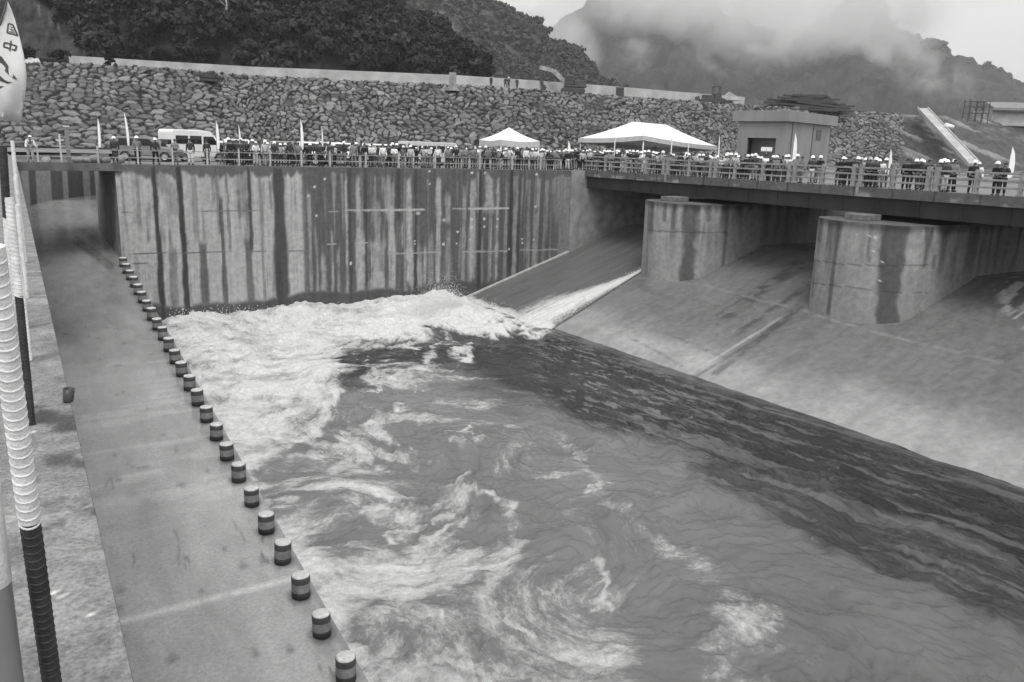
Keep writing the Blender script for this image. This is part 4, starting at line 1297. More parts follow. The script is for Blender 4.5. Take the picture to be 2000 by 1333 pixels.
bm.to_mesh(fl_o.data); bm.free()
setting(fl_o)

# flying spray: droplets over the splash and along the jet
mb = MB()
def drop(p, r):
    a, b_, c = p
    mb._add([(a + r, b_, c), (a - r, b_, c), (a, b_ + r, c), (a, b_ - r, c), (a, b_, c + r * 1.3), (a, b_, c - r * 1.3)],
            [(0, 2, 4), (2, 1, 4), (1, 3, 4), (3, 0, 4), (2, 0, 5), (1, 2, 5), (3, 1, 5), (0, 3, 5)], 0, True)
sp0 = onz(872, 606, ZW + .4)
for k in range(9000):
    a = random.gauss(0, 1.7); b_ = random.gauss(0, .8)
    h = abs(random.gauss(0, .95)) * max(.15, 1.15 - abs(a + .2) * .36) * random.choice((1, 1, 1.3))
    drop((sp0[0] + a + h * .2, sp0[1] + b_ + .8, ZW + .25 + h), random.uniform(.010, .036) / (1 + h * .3))
for k in range(2600):
    t_ = random.random() ** .8
    X_ = 43.4 + (33.4 - 43.4) * t_
    e_ = float(np.interp(X_, [32, 33, 43, 44.5, 52], [45.9, 46.1, 48.3, 49.2, 49.2]))
    w_ = .35 + 2.3 * t_
    drop((X_, e_ + abs(random.gauss(.3 * w_, .45 * w_)), apron_z(X_) + .08 + abs(random.gauss(0, .16)) * (.3 + t_)), random.uniform(.008, .028))
for k in range(500):
    x_ = random.uniform(330, 840)
    p = onY(x_, 612 - (x_ - 300) * .02 + random.gauss(0, 6), YW - random.uniform(.4, 2.5))
    drop((p[0], p[1], max(p[2], ZW + .3)), random.uniform(.012, .035))
M_SPRAY = plain('spray', .8, .5, var=.03)
setting(mb.build('spray', M_SPRAY), 'stuff')
# ------------------------------------------------------------------ woods, haze and mist
def crown_mesh(name, R, H, n, leaf, mat, seed, lobes=9, limb=True):
    """foliage: leaf clumps scattered over several lobes"""
    rs = np.random.RandomState(seed)
    vs = []; fs = []
    cen = []
    for k in range(lobes):
        a = rs.uniform(0, 2 * math.pi); rr = R * rs.uniform(.15, .68); zz = H * rs.uniform(.3, .88)
        cen.append((rr * math.cos(a), rr * math.sin(a), zz, R * rs.uniform(.32, .52)))
    per = n // lobes
    for cx_, cy_, cz_, cr_ in cen:
        for _ in range(per):
            d = rs.normal(size=3); d /= np.linalg.norm(d) + 1e-9
            if d[2] < -.45: d[2] *= -.6
            r_ = cr_ * rs.uniform(.62, 1.05)
            p = np.array([cx_, cy_, cz_]) + d * r_ * np.array([1, 1, .75])
            nrm_ = d + rs.normal(size=3) * .55 + np.array([0, 0, .35]); nrm_ /= np.linalg.norm(nrm_)
            a = np.cross(nrm_, rs.normal(size=3)); a /= np.linalg.norm(a) + 1e-9
            b_ = np.cross(nrm_, a)
            s_ = leaf * rs.uniform(.55, 1.3)
            o = len(vs)
            vs += [p + a * s_, p + b_ * s_ * .6, p - a * s_ * .9, p - b_ * s_ * .6]
            fs.append((o, o + 1, o + 2, o + 3))
    return np.array(vs), fs

# wooded slope: one mass of foliage
def scatter_wood(name, PG, count, seed, Rr, n, leaf, mats, keep, dens_pow=1.0):
    rs = np.random.RandomState(seed)
    nu, nv = PG.shape[:2]
    protos = [crown_mesh('c', 1.0, 1.25, n, leaf, None, 900 + seed + k, lobes=7 + k % 4) for k in range(7)]
    V = []; F = []; MI = []
    off = 0
    got = 0
    while got < count:
        i = rs.randint(2, nu - 2); j = int((rs.rand() ** dens_pow) * (nv - 3)) + 1
        p = PG[i, j]
        if not keep(p): 
            got += .2
            continue
        v, f = protos[rs.randint(len(protos))]
        s_ = rs.uniform(*Rr); a = rs.uniform(0, 6.28)
        c_, n_ = math.cos(a), math.sin(a)
        w = v * s_ * np.array([1, 1, rs.uniform(.8, 1.25)])
        w = np.stack([w[:, 0] * c_ - w[:, 1] * n_, w[:, 0] * n_ + w[:, 1] * c_, w[:, 2]], 1) + p + np.array([0, 0, -.55 * s_])
        V.append(w); F.append(np.array(f) + off); off += len(v)
        MI.append(np.full(len(f), rs.choice(len(mats), p=[.5, .3, .2])))
        got += 1
    V = np.concatenate(V); F = np.concatenate(F); MI = np.concatenate(MI)
    me = bpy.data.meshes.new(name)
    me.vertices.add(len(V)); me.vertices.foreach_set('co', V.astype(np.float32).ravel())
    me.loops.add(F.size); me.loops.foreach_set('vertex_index', F.astype(np.int32).ravel())
    me.polygons.add(len(F)); me.polygons.foreach_set('loop_start', (np.arange(len(F)) * 4).astype(np.int32))
    me.polygons.foreach_set('loop_total', np.full(len(F), 4, np.int32))
    me.polygons.foreach_set('material_index', MI.astype(np.int32))
    me.update(calc_edges=True)
    for mt in mats: me.materials.append(mt)
    o = bpy.data.objects.new(name, me); COL.objects.link(o)
    return setting(o, 'stuff')
CUTP = [(-400, 200), (-400, -300), (20, -80), (70, 0), (130, 52), (186, 118), (120, 130)]
def keep_near(p):
    x, y = px(p)
    if inside(np.array(x), np.array(y), CUTP): return False
    return -80 < x < 940 and y > -70
scatter_wood('hillside_wood', NEAR_P, 1150, 5, (2.4, 5.2), 620, .14, [M_LEAF, M_LEAFD, M_LEAFL], keep_near, 1.0)
def keep_mid(p):
    x, y = px(p)
    return 660 < x < 1240 and y > -40
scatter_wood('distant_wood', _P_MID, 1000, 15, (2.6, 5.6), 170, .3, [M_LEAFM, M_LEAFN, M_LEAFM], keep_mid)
def keep_far(p):
    x, y = px(p)
    return 1560 < x < 2060 and y > -30
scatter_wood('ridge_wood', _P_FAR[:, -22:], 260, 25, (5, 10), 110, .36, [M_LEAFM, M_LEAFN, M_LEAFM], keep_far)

def tree(label, x, y_top, y_base, dist, width, mat, seed, trunk=M_BARK, tall=False, crown_from=.3, n=2200, group=None):
    p = atd(x, y_base, dist); ptop = atd(x, y_top, dist)
    Hh = ptop[2] - p[2]
    R = width / FPX * dist / 2
    root = empty('broadleaf_tree', p)
    tag(root, label, 'tree', group)
    mb = MB()
    rs = random.Random(seed)
    lean = rs.uniform(-.05, .05) * Hh
    mb.tube([(0, 0, -2), (lean * .3, 0, Hh * .35), (lean, .1, Hh * .8)], [R * .09 + .12, R * .07 + .08, .06], 8)
    for k in range(6):
        a = rs.uniform(0, 6.28); z0 = Hh * rs.uniform(crown_from, .65)
        mb.tube([(lean * z0 / Hh, 0, z0), (R * .35 * math.cos(a), R * .35 * math.sin(a), z0 + Hh * .12), (R * .7 * math.cos(a), R * .7 * math.sin(a), z0 + Hh * .2)], [.12, .08, .03], 6)
    mb.build('trunk', trunk, root)
    v, f = crown_mesh('c', R, Hh * (1 - crown_from) * 1.05, n, max(.28, R * .085), None, seed, lobes=14)
    v[:, 2] += Hh * crown_from * .85
    c = MB(); c._add(v, f)
    c.build('crown', mat, root)
    return root
tree('tall dark tree with a ragged top standing highest on the ridge against the mist', 782, 24, 92, 236, 58, M_LEAFD, 301, crown_from=.2)
tree('broad dense dark tree on the ridge just right of the ragged tall one', 828, 40, 122, 226, 74, M_LEAFD, 302, crown_from=.15)
tree('dark rounded tree low on the ridge end above the parapet', 884, 98, 150, 200, 66, M_LEAF, 303, crown_from=.15)
tree('small bushy tree at the very end of the wooded ridge', 922, 124, 154, 190, 30, M_LEAF, 304, crown_from=.15, n=900)
tree('pale umbrella shaped tree just above the middle of the parapet', 622, 78, 140, 175, 74, M_LEAFL, 305, crown_from=.45)
tree('spreading pale leaved tree right of the umbrella shaped one', 690, 86, 146, 178, 66, M_LEAFL, 306, crown_from=.35)
tree('wide dark tree directly behind the left part of the parapet', 260, 62, 124, 165, 88, M_LEAF, 307, crown_from=.25)
tree('large mid grey tree below the bare pale trunk', 445, 72, 136, 172, 96, M_LEAF, 308, crown_from=.25)
tree('dark leafy tree behind the parapet between the pale trunk and the umbrella tree', 540, 88, 140, 172, 62, M_LEAFD, 309, crown_from=.2)
# bare pale trunk rising out of the wood
b0 = atd(436, 92, 164); t0 = atd(441, -6, 164)
dd = t0 - b0
mb = MB(); mb.tube([b0 - _Z * 3, b0 + dd * .3 + RT * .25, b0 + dd * .6 + RT * .1, b0 + dd * .85 + RT * .35, t0], [.34, .3, .27, .22, .16], 8)
for k, (s_, l_) in enumerate(((.62, 1.6), (.82, 1.2), (.93, 1.4))):
    q = b0 + dd * s_; sg = -1 if k % 2 else 1
    mb.tube([q, q + RT * sg * l_ * .6 + _Z * .6, q + RT * sg * l_ + _Z * 1.2], [.12, .08, .03], 6)
tag(mb.build('bare_tree', M_BARKL), 'bare pale tree trunk rising out of the dark wood at upper left', 'tree')

# air
hz = MB(); hz.span((-1900, -420, -14), (3300, 2300, 900))
haze = hz.build('haze', [])
mt = bpy.data.materials.new('haze_air'); mt.use_nodes = True
n = mt.node_tree; n.nodes.clear()
o_ = n.nodes.new('ShaderNodeOutputMaterial'); pv = n.nodes.new('ShaderNodeVolumePrincipled')
pv.inputs['Color'].default_value = (.9, .9, .9, 1); pv.inputs['Density'].default_value = .0002; pv.inputs['Anisotropy'].default_value = .2
n.links.new(pv.outputs[0], o_.inputs['Volume'])
haze.data.materials.append(mt)
setting(haze, 'stuff')

# wisps of mist hanging on the hills
def mist(cx_, cy_, dist, w_, h_, depth_, dens, seed, rot=0.0, thr=.42):
    p = atd(cx_, cy_, dist); k_ = dist / FPX
    mb = MB(); mb.ball((0, 0, 0), (1, 1, 1), 24, 14)
    o = mb.build('mist', [])
    o.location = p; o.scale = (w_ * k_ / 2, depth_ / 2, h_ * k_ / 2)
    o.rotation_euler = (0, rot, math.atan2(RT[1], RT[0]))
    mt = bpy.data.materials.new('mist_air'); mt.use_nodes = True
    n = mt.node_tree; n.nodes.clear(); L = n.links.new
    o_ = n.nodes.new('ShaderNodeOutputMaterial'); pv = n.nodes.new('ShaderNodeVolumePrincipled')
    pv.inputs['Color'].default_value = (1, 1, 1, 1); pv.inputs['Anisotropy'].default_value = .2
    tc = n.nodes.new('ShaderNodeTexCoord')
    ln = n.nodes.new('ShaderNodeVectorMath'); ln.operation = 'LENGTH'; L(tc.outputs['Object'], ln.inputs[0])
    fall = n.nodes.new('ShaderNodeMapRange'); fall.interpolation_type = 'SMOOTHSTEP'
    fall.inputs['From Min'].default_value = .25; fall.inputs['From Max'].default_value = 1.0; fall.inputs['To Min'].default_value = 1; fall.inputs['To Max'].default_value = 0
    L(ln.outputs['Value'], fall.inputs['Value'])
    mp = n.nodes.new('ShaderNodeMapping'); mp.inputs['Location'].default_value = (seed * 3.1, seed * 1.7, 0)
    mp.inputs['Scale'].default_value = (w_ / max(h_, 1) * .8, 1, .8)
    L(tc.outputs['Object'], mp.inputs['Vector'])
    ns = n.nodes.new('ShaderNodeTexNoise'); ns.inputs['Scale'].default_value = 1.5; ns.inputs['Detail'].default_value = 4; ns.inputs['Distortion'].default_value = .6
    L(mp.outputs[0], ns.inputs['Vector'])
    th = n.nodes.new('ShaderNodeMapRange'); th.interpolation_type = 'SMOOTHSTEP'; th.inputs['From Min'].default_value = thr; th.inputs['From Max'].default_value = thr + .28
    L(ns.outputs['Fac'], th.inputs['Value'])
    m1 = n.nodes.new('ShaderNodeMath'); m1.operation = 'MULTIPLY'; L(fall.outputs[0], m1.inputs[0]); L(th.outputs[0], m1.inputs[1])
    m2 = n.nodes.new('ShaderNodeMath'); m2.operation = 'MULTIPLY'; L(m1.outputs[0], m2.inputs[0]); m2.inputs[1].default_value = dens * 2.4
    L(m2.outputs[0], pv.inputs['Density']); L(pv.outputs[0], o_.inputs['Volume'])
    o.data.materials.append(mt)
    return setting(o, 'stuff')
mist(1520, 30, 1060, 760, 210, 160, .010, 11, .05, .27)
mist(1230, -10, 1080, 420, 190, 140, .009, 12, -.1, .28)
mist(1700, 50, 1060, 330, 180, 120, .008, 13, .3, .32)
mist(1040, 30, 760, 230, 190, 90, .02, 1, .5, .38)
mist(1110, 90, 740, 150, 200, 70, .014, 2, -.6, .34)
mist(1430, 20, 900, 620, 170, 120, .013, 3, .1, .36)
mist(1530, 85, 880, 520, 130, 100, .009, 4, -.2, .42)
mist(1240, 105, 800, 130, 110, 60, .008, 5, -.4, .46)
mist(1790, 130, 860, 360, 110, 80, .008, 6, .35, .42)
mist(1740, 0, 900, 420, 200, 120, .014, 7, .1, .40)
mist(850, 60, 330, 150, 120, 40, .010, 8, .2, .46)
mist(1250, 0, 860, 380, 120, 100, .010, 9, -.1, .42)
# ------------------------------------------------------------------ placing helpers
def bis(fn, lo, hi, target):
    flo = fn(lo) - target
    for _ in range(60):
        mid = (lo + hi) / 2
        fm_ = fn(mid) - target
        if (fm_ > 0) == (flo > 0): lo, flo = mid, fm_
        else: hi = mid
    return (lo + hi) / 2
def at_X(X, x, z=.9):
    return (X, bis(lambda y: px((X, y, z))[0], 2, 120, x))
def at_Y(Y, x, z=.9):
    return (bis(lambda X: px((X, Y, z))[0], -30, 140, x), Y)
def face_to(x, y, off=0.0):
    """rotation so that the local -Y side looks at the photographer's bank"""
    return math.atan2(-y, -x) + math.pi / 2 + off

# ------------------------------------------------------------------ people
def skin_mesh(name, J, E, root, sub=1):
    names = list(J)
    me = bpy.data.meshes.new(name)
    me.from_pydata([J[k][0] for k in names], [(names.index(a), names.index(b)) for a, b in E], [])
    ob = bpy.data.objects.new(name, me); COL.objects.link(ob)
    ob.modifiers.new('skin', 'SKIN')
    sv = me.skin_vertices[0].data
    for i, k in enumerate(names):
        r_ = J[k][1]
        sv[i].radius = r_ if isinstance(r_, tuple) else (r_, r_)
        sv[i].use_root = (k == root)
    s_ = ob.modifiers.new('sub', 'SUBSURF'); s_.levels = sub; s_.render_levels = sub
    dg = bpy.context.evaluated_depsgraph_get()
    res = bpy.data.meshes.new_from_object(ob.evaluated_get(dg))
    bpy.data.objects.remove(ob); bpy.data.meshes.remove(me)
    res.name = name
    for p in res.polygons: p.use_smooth = True
    res.materials.clear()
    return res
POSES = {
    'stand': dict(el=((.25, .03, 1.13), (-.25, .03, 1.13)), wr=((.26, -.05, .89), (-.26, -.05, .89)), lean=0, legs=0),
    'rail': dict(el=((.26, -.06, 1.14), (-.26, -.06, 1.14)), wr=((.2, -.32, 1.1), (-.2, -.32, 1.1)), lean=.10, legs=0),
    'photo': dict(el=((.27, -.14, 1.2), (-.27, -.14, 1.2)), wr=((.08, -.3, 1.5), (-.08, -.3, 1.5)), lean=0, legs=0),
    'crossed': dict(el=((.26, -.04, 1.14), (-.26, -.04, 1.14)), wr=((-.06, -.22, 1.17), (.08, -.23, 1.12)), lean=0, legs=0),
    'walk': dict(el=((.25, -.08, 1.14), (-.25, .1, 1.14)), wr=((.24, -.26, .96), (-.25, .06, .89)), lean=.04, legs=1),
    'point': dict(el=((.3, -.2, 1.3), (-.25, .03, 1.13)), wr=((.32, -.45, 1.36), (-.26, -.05, .89)), lean=0, legs=0),
    'bend': dict(el=((.28, -.38, 1.0), (-.28, -.38, 1.0)), wr=((.2, -.55, 1.05), (-.2, -.55, 1.05)), lean=.34, legs=1),
}
def person_meshes(kind):
    p = POSES[kind]; ln = p['lean']
    def L(q):   # lean the upper body forward
        return (q[0], q[1] - ln * max(0, q[2] - .95) / .5, q[2] - ln * ln * .5 * max(0, q[2] - .95))
    J = {'pelvis': ((0, 0, .96), (.15, .11)), 'spine': (L((0, 0, 1.14)), (.135, .1)), 'chest': (L((0, 0, 1.34)), (.165, .115)), 'neck': (L((0, 0, 1.49)), .058),
         'jaw': (L((0, -.02, 1.565)), (.066, .075)), 'head': (L((0, -.02, 1.65)), (.078, .098)), 'top': (L((0, -.01, 1.725)), (.06, .075)), 'nose': (L((0, -.125, 1.63)), .014)}
    E = [('pelvis', 'spine'), ('spine', 'chest'), ('chest', 'neck'), ('neck', 'jaw'), ('jaw', 'head'), ('head', 'top'), ('head', 'nose')]
    for s, i in (('r', 0), ('l', 1)):
        sg = 1 if i == 0 else -1
        st = .16 * sg * p['legs']
        el, wr = Vector(L(p['el'][i]) if kind != 'bend' else p['el'][i]), Vector(p['wr'][i])
        d = (wr - el).normalized()
        J['sh' + s] = (L((.19 * sg, 0, 1.42)), .068); J['el' + s] = (tuple(el), .045); J['wr' + s] = (tuple(wr), .03); J['pa' + s] = (tuple(wr + d * .08), (.042, .02))
        J['hp' + s] = ((.1 * sg, 0, .88), .095); J['kn' + s] = ((.11 * sg, -.03 - st * .6, .49), .06); J['an' + s] = ((.12 * sg, .02 - st, .09), .042)
        J['to' + s] = ((.13 * sg, -.15 - st, .04), (.045, .035))
        E += [('chest', 'sh' + s), ('sh' + s, 'el' + s), ('el' + s, 'wr' + s), ('wr' + s, 'pa' + s), ('pelvis', 'hp' + s), ('hp' + s, 'kn' + s), ('kn' + s, 'an' + s), ('an' + s, 'to' + s)]
        side_v = d.cross(Vector((0, 1, 0))); side_v = side_v.normalized() if side_v.length > .1 else Vector((1, 0, 0))
        tip = wr + d * .08
        for f in range(5):
            if f == 0:
                q = wr + d * .05 + side_v * .055 * (-sg)
            else:
                q = tip + d * (.07, .085, .08, .06)[f - 1] + side_v * (-.033 + .022 * (f - 1)) + Vector((0, -.008 * f, 0))
            J['f%d%s' % (f, s)] = (tuple(q), .0095)
            E.append((('wr' if f == 0 else 'pa') + s, 'f%d%s' % (f, s)))
    body = skin_mesh('person_body', J, E, 'pelvis')
    g_ = lambda k, r_: (J[k][0], r_)
    S = {'pelvis': ((0, 0, .93), (.175, .135)), 'spine': g_('spine', (.165, .125)), 'chest': g_('chest', (.19, .135)), 'neck': (L((0, 0, 1.44)), .085)}
    SE = [('pelvis', 'spine'), ('spine', 'chest'), ('chest', 'neck')]
    T = {'pelvis': ((0, 0, .97), (.168, .128))}
    TE = []
    for s in ('r', 'l'):
        S['sh' + s] = g_('sh' + s, .088); S['el' + s] = g_('el' + s, .066); S['wr' + s] = g_('wr' + s, .048)
        SE += [('chest', 'sh' + s), ('sh' + s, 'el' + s), ('el' + s, 'wr' + s)]
        T['hp' + s] = g_('hp' + s, .115); T['kn' + s] = g_('kn' + s, .08)
        a = J['an' + s][0]; T['an' + s] = ((a[0], a[1], .1), .065)
        TE += [('pelvis', 'hp' + s), ('hp' + s, 'kn' + s), ('kn' + s, 'an' + s)]
    shirt = skin_mesh('person_shirt', S, SE, 'pelvis')
    trous = skin_mesh('person_trousers', T, TE, 'pelvis')
    hd = Vector(J['head'][0])
    hb = MB()
    hb.lathe([(.150, -.015), (.165, -.012), (.128, .0), (.122, .06), (.1, .105), (.055, .135), (.001, .142)], (hd.x, hd.y - .008, hd.z + .02), 14)
    hb.box((hd.x, hd.y - .15, hd.z + .018), (.16, .09, .012))
    helmet = hb.mesh('helmet')
    hr = MB(); hr.ball((hd.x, hd.y + .012, hd.z + .03), (.092, .108, .09), 10, 7)
    hair = hr.mesh('hair')
    cp = MB(); cp.lathe([(.098, -.01), (.105, .03), (.09, .075), (.045, .1), (.001, .103)], (hd.x, hd.y, hd.z + .02), 12); cp.box((hd.x, hd.y - .13, hd.z + .025), (.13, .11, .012))
    cap = cp.mesh('cap')
    bl = []
    for s in ('r', 'l'):
        bt = MB()
        a = J['an' + s][0]; t_ = J['to' + s][0]
        bt.ball(((a[0] + t_[0]) / 2, (a[1] + t_[1]) / 2 + .01, .05), (.058, .155, .055), 8, 6)
        bl.append(bt.mesh('boot'))
    return dict(body=body, shirt=shirt, trousers=trous, helmet=helmet, hair=hair, cap=cap, boot=bl[0], boot2=bl[1])
PM = {k: person_meshes(k) for k in POSES}
for dct in PM.values():
    for k, me in dct.items():
        me.materials.append(M_SKIN)
def part_obj(name, me, mat, root):
    o = bpy.data.objects.new(name, me); COL.objects.link(o); o.parent = root
    o.material_slots[0].link = 'OBJECT'; o.material_slots[0].material = mat
    return o
PEOPLE = []
def person(x, y, z, rz, pose, head, shirt, trousers, zone, scale=1.0):
    root = empty('person', (x, y, z), rz)
    root.scale = (scale,) * 3
    m_ = PM[pose]
    part_obj('body', m_['body'], M_SKIN, root)
    part_obj('shirt', m_['shirt'], M_CLOTH[shirt], root)
    part_obj('trousers', m_['trousers'], M_CLOTH[trousers], root)
    part_obj('boot', m_['boot'], M_CLOTH['black'], root); part_obj('boot', m_['boot2'], M_CLOTH['black'], root)
    if head == 'white helmet': part_obj('helmet', m_['helmet'], M_HELM, root)
    elif head == 'grey helmet': part_obj('helmet', m_['helmet'], M_HELMG, root)
    elif head == 'white cap': part_obj('cap', m_['cap'], M_HELM, root)
    else: part_obj('hair', m_['hair'], M_HAIR, root)
    PEOPLE.append((zone, px((x, y, z + 1.2))[0], root, pose, head, shirt, trousers))
    return root
HEADS = ['white helmet'] * 9 + ['hair'] * 6 + ['grey helmet'] * 2 + ['white cap'] * 2
SH = ['dark'] * 8 + ['black'] * 5 + ['grey'] * 5 + ['white'] * 3 + ['pale'] * 2
TR = ['dark'] * 7 + ['black'] * 4 + ['grey'] * 4 + ['pale'] * 1
PO = ['stand'] * 5 + ['rail'] * 3 + ['crossed'] * 4 + ['photo'] * 3 + ['walk'] * 2 + ['point']
rp = random.Random(42)
# along the deck edge, one by one as in the photograph: pixel x, distance behind the edge, pose, head, shirt, trousers
EDGE = [(58, .5, 'bend', 'white cap', 'white', 'pale'), (224, .9, 'stand', 'white helmet', 'dark', 'dark'), (268, .8, 'stand', 'white helmet', 'grey', 'black'), (303, .7, 'walk', 'white helmet', 'dark', 'black'),
        (342, .6, 'crossed', 'hair', 'grey', 'grey'), (372, .7, 'stand', 'hair', 'dark', 'white'), (404, 2.2, 'stand', 'hair', 'dark', 'dark'), (451, .8, 'stand', 'hair', 'black', 'black'), (471, .7, 'crossed', 'hair', 'dark', 'black'),
        (499, 1.0, 'rail', 'white cap', 'white', 'pale'), (518, .9, 'stand', 'white helmet', 'pale', 'grey'), (537, .7, 'rail', 'white helmet', 'dark', 'dark'), (566, .7, 'walk', 'hair', 'dark', 'black'), (583, 1.2, 'stand', 'hair', 'grey', 'dark'),
        (625, .8, 'stand', 'hair', 'dark', 'black'), (645, 1.1, 'crossed', 'hair', 'dark', 'grey'), (691, .9, 'stand', 'hair', 'grey', 'grey'), (712, .8, 'stand', 'hair', 'black', 'dark'), (725, .9, 'rail', 'hair', 'white', 'dark'),
        (748, .9, 'stand', 'hair', 'white', 'grey'), (770, 1.0, 'crossed', 'hair', 'white', 'grey'), (802, .9, 'stand', 'white helmet', 'pale', 'grey'), (828, .7, 'photo', 'hair', 'pale', 'grey'), (838, .9, 'crossed', 'hair', 'pale', 'grey'),
        (855, 1.0, 'stand', 'hair', 'white', 'dark'), (875, .8, 'stand', 'white cap', 'grey', 'dark'), (891, .9, 'photo', 'white cap', 'dark', 'dark'), (908, .7, 'crossed', 'hair', 'grey', 'grey'), (924, .8, 'stand', 'hair', 'grey', 'dark')]
for x, off, pose, head, sh_, tr_ in EDGE:
    X_, Y_ = at_Y(YW + off, x)
    person(X_, Y_, 0.0, face_to(X_, Y_, rp.uniform(-.5, .5)), pose, head, sh_, tr_, 'edge', rp.uniform(.95, 1.03))
def crowd(zone, xs, place, face_var=.7, heads=HEADS, shirts=SH, trs=TR, poses=PO):
    for x in xs:
        X_, Y_, Z_ = place(x)
        person(X_, Y_, Z_, face_to(X_, Y_, rp.uniform(-face_var, face_var) + (math.pi if rp.random() < .22 else 0)), rp.choice(poses), rp.choice(heads), rp.choice(shirts), rp.choice(trs), zone, rp.uniform(.88, 1.07))
def row(a, b, n, jit=.35):
    st = (b - a) / n
    return [a + st * (i + .5 + rp.uniform(-jit, jit)) for i in range(n)]
crowd('second row', row(430, 932, 44), lambda x: (*at_Y(YW + 2.0 + rp.uniform(-.4, .8), x), 0.0))
crowd('small tent', row(934, 1058, 15), lambda x: (*at_Y(YW + .7 + rp.uniform(0, 1.4), x), 0.0), shirts=SH + ['white'] * 8, heads=['hair'] * 6 + ['white helmet'] * 3 + ['white cap'])
crowd('tent gap', row(1056, 1120, 14), lambda x: (*at_Y(YW + .7 + rp.uniform(0, 2.0), x), 0.0))
crowd('big tent front', row(1120, 1420, 42), lambda x: (*at_X(XB + .75 + rp.uniform(0, .9), x), 0.0), heads=['white helmet'] * 6 + ['hair'] * 5 + ['white cap'] * 2)
crowd('big tent back', row(1122, 1424, 34), lambda x: (*at_X(XB + 3.6 + rp.uniform(0, 2.4), x), 0.0), heads=['white helmet'] * 6 + ['hair'] * 5 + ['white cap'] * 2, shirts=['pale'] * 2 + SH)
crowd('house', row(1424, 1556, 20), lambda x: (*at_X(XB + .8 + rp.uniform(0, 2.6), x), 0.0), heads=['white helmet'] * 6 + ['hair'] * 3)
RIGHT = [(1585, .9, 'stand', 'white helmet', 'dark', 'pale'), (1566, 1.4, 'walk', 'hair', 'grey', 'grey'), (1645, 1.1, 'stand', 'white helmet', 'black', 'dark'), (1657, .9, 'crossed', 'hair', 'black', 'black'), (1674, 1.2, 'photo', 'white helmet', 'dark', 'black'),
         (1697, 1.3, 'stand', 'grey helmet', 'dark', 'dark'), (1708, .8, 'crossed', 'white helmet', 'dark', 'black'), (1713, 2.4, 'rail', 'white helmet', 'white', 'grey'), (1746, 2.0, 'stand', 'hair', 'grey', 'grey'), (1770, .9, 'stand', 'hair', 'black', 'black'), (1786, 1.0, 'walk', 'white helmet', 'black', 'dark'),
         (1812, 1.3, 'photo', 'hair', 'dark', 'black'), (1834, .9, 'stand', 'white helmet', 'dark', 'grey'), (1846, 1.0, 'crossed', 'white helmet', 'dark', 'pale'), (1900, .7, 'stand', 'white helmet', 'black', 'black'), (1909, 2.6, 'stand', 'white cap', 'white', 'grey'), (1948, .8, 'rail', 'white helmet', 'black', 'black'), (1960, 1.4, 'photo', 'hair', 'dark', 'black')]
for k in range(22):
    RIGHT.append((rp.choice((1655, 1690, 1712, 1775, 1795, 1840, 1940, 1600)) + rp.uniform(-22, 22), rp.uniform(1.6, 4.2), rp.choice(PO), rp.choice(HEADS), rp.choice(SH), rp.choice(TR)))
for x, off, pose, head, sh_, tr_ in RIGHT:
    X_, Y_ = at_X(XB + off, x)
    person(X_, Y_, 0.0, face_to(X_, Y_, rp.uniform(-.6, .6)), pose, head, sh_, tr_, 'right', rp.uniform(.98, 1.06))
def crest_at(x, back=2.0):
    i = int(np.clip(np.searchsorted(CRX, x), 0, 899))
    p = CREST[i] - nrm[i] * back
    return p[0], p[1], ZCR + .18
for x, pose in ((967, 'stand'), (997, 'walk'), (1004, 'crossed'), (1021, 'stand')):
    X_, Y_, Z_ = crest_at(x)
    person(X_, Y_, Z_, face_to(X_, Y_, .5), pose, 'white helmet' if x == 1004 else 'hair', 'dark', 'dark', 'crest', 1.0)

ORD = ['', 'first', 'second', 'third', 'fourth', 'fifth', 'sixth', 'seventh', 'eighth', 'ninth', 'tenth', 'eleventh', 'twelfth', 'thirteenth', 'fourteenth', 'fifteenth', 'sixteenth', 'seventeenth', 'eighteenth', 'nineteenth', 'twentieth']
def ordinal(k):
    if k <= 20: return ORD[k]
    if k in (30, 40): return {30: 'thirtieth', 40: 'fortieth'}[k]
    return {20: 'twenty-', 30: 'thirty-', 40: 'forty-'}[k // 10 * 10] + ORD[k % 10] if k % 10 else {30: 'thirtieth'}[k]
ZONE = {'edge': 'along the deck edge', 'second row': 'in the second deck row', 'small tent': 'before the small tent', 'tent gap': 'between the two tents', 'big tent front': 'at railing before big tent',
        'big tent back': 'standing under the big tent', 'house': 'before the concrete house', 'right': 'on the right of the bridge', 'crest': 'on the embankment top'}
for zn in ZONE:
    lst = sorted([p for p in PEOPLE if p[0] == zn], key=lambda p: p[1])
    for k, (z_, x_, root, pose, head, sh_, tr_) in enumerate(lst, 1):
        hd = {'hair': 'bareheaded person'}.get(head, 'person in ' + head)
        sep = ' in ' if head == 'hair' else ' and '
        tag(root, '%s%s%s shirt, %s from left %s' % (hd, sep, sh_, ordinal(k), ZONE[zn]), 'person', 'people watching from the deck and bridge' if zn != 'crest' else 'people on the embankment top')

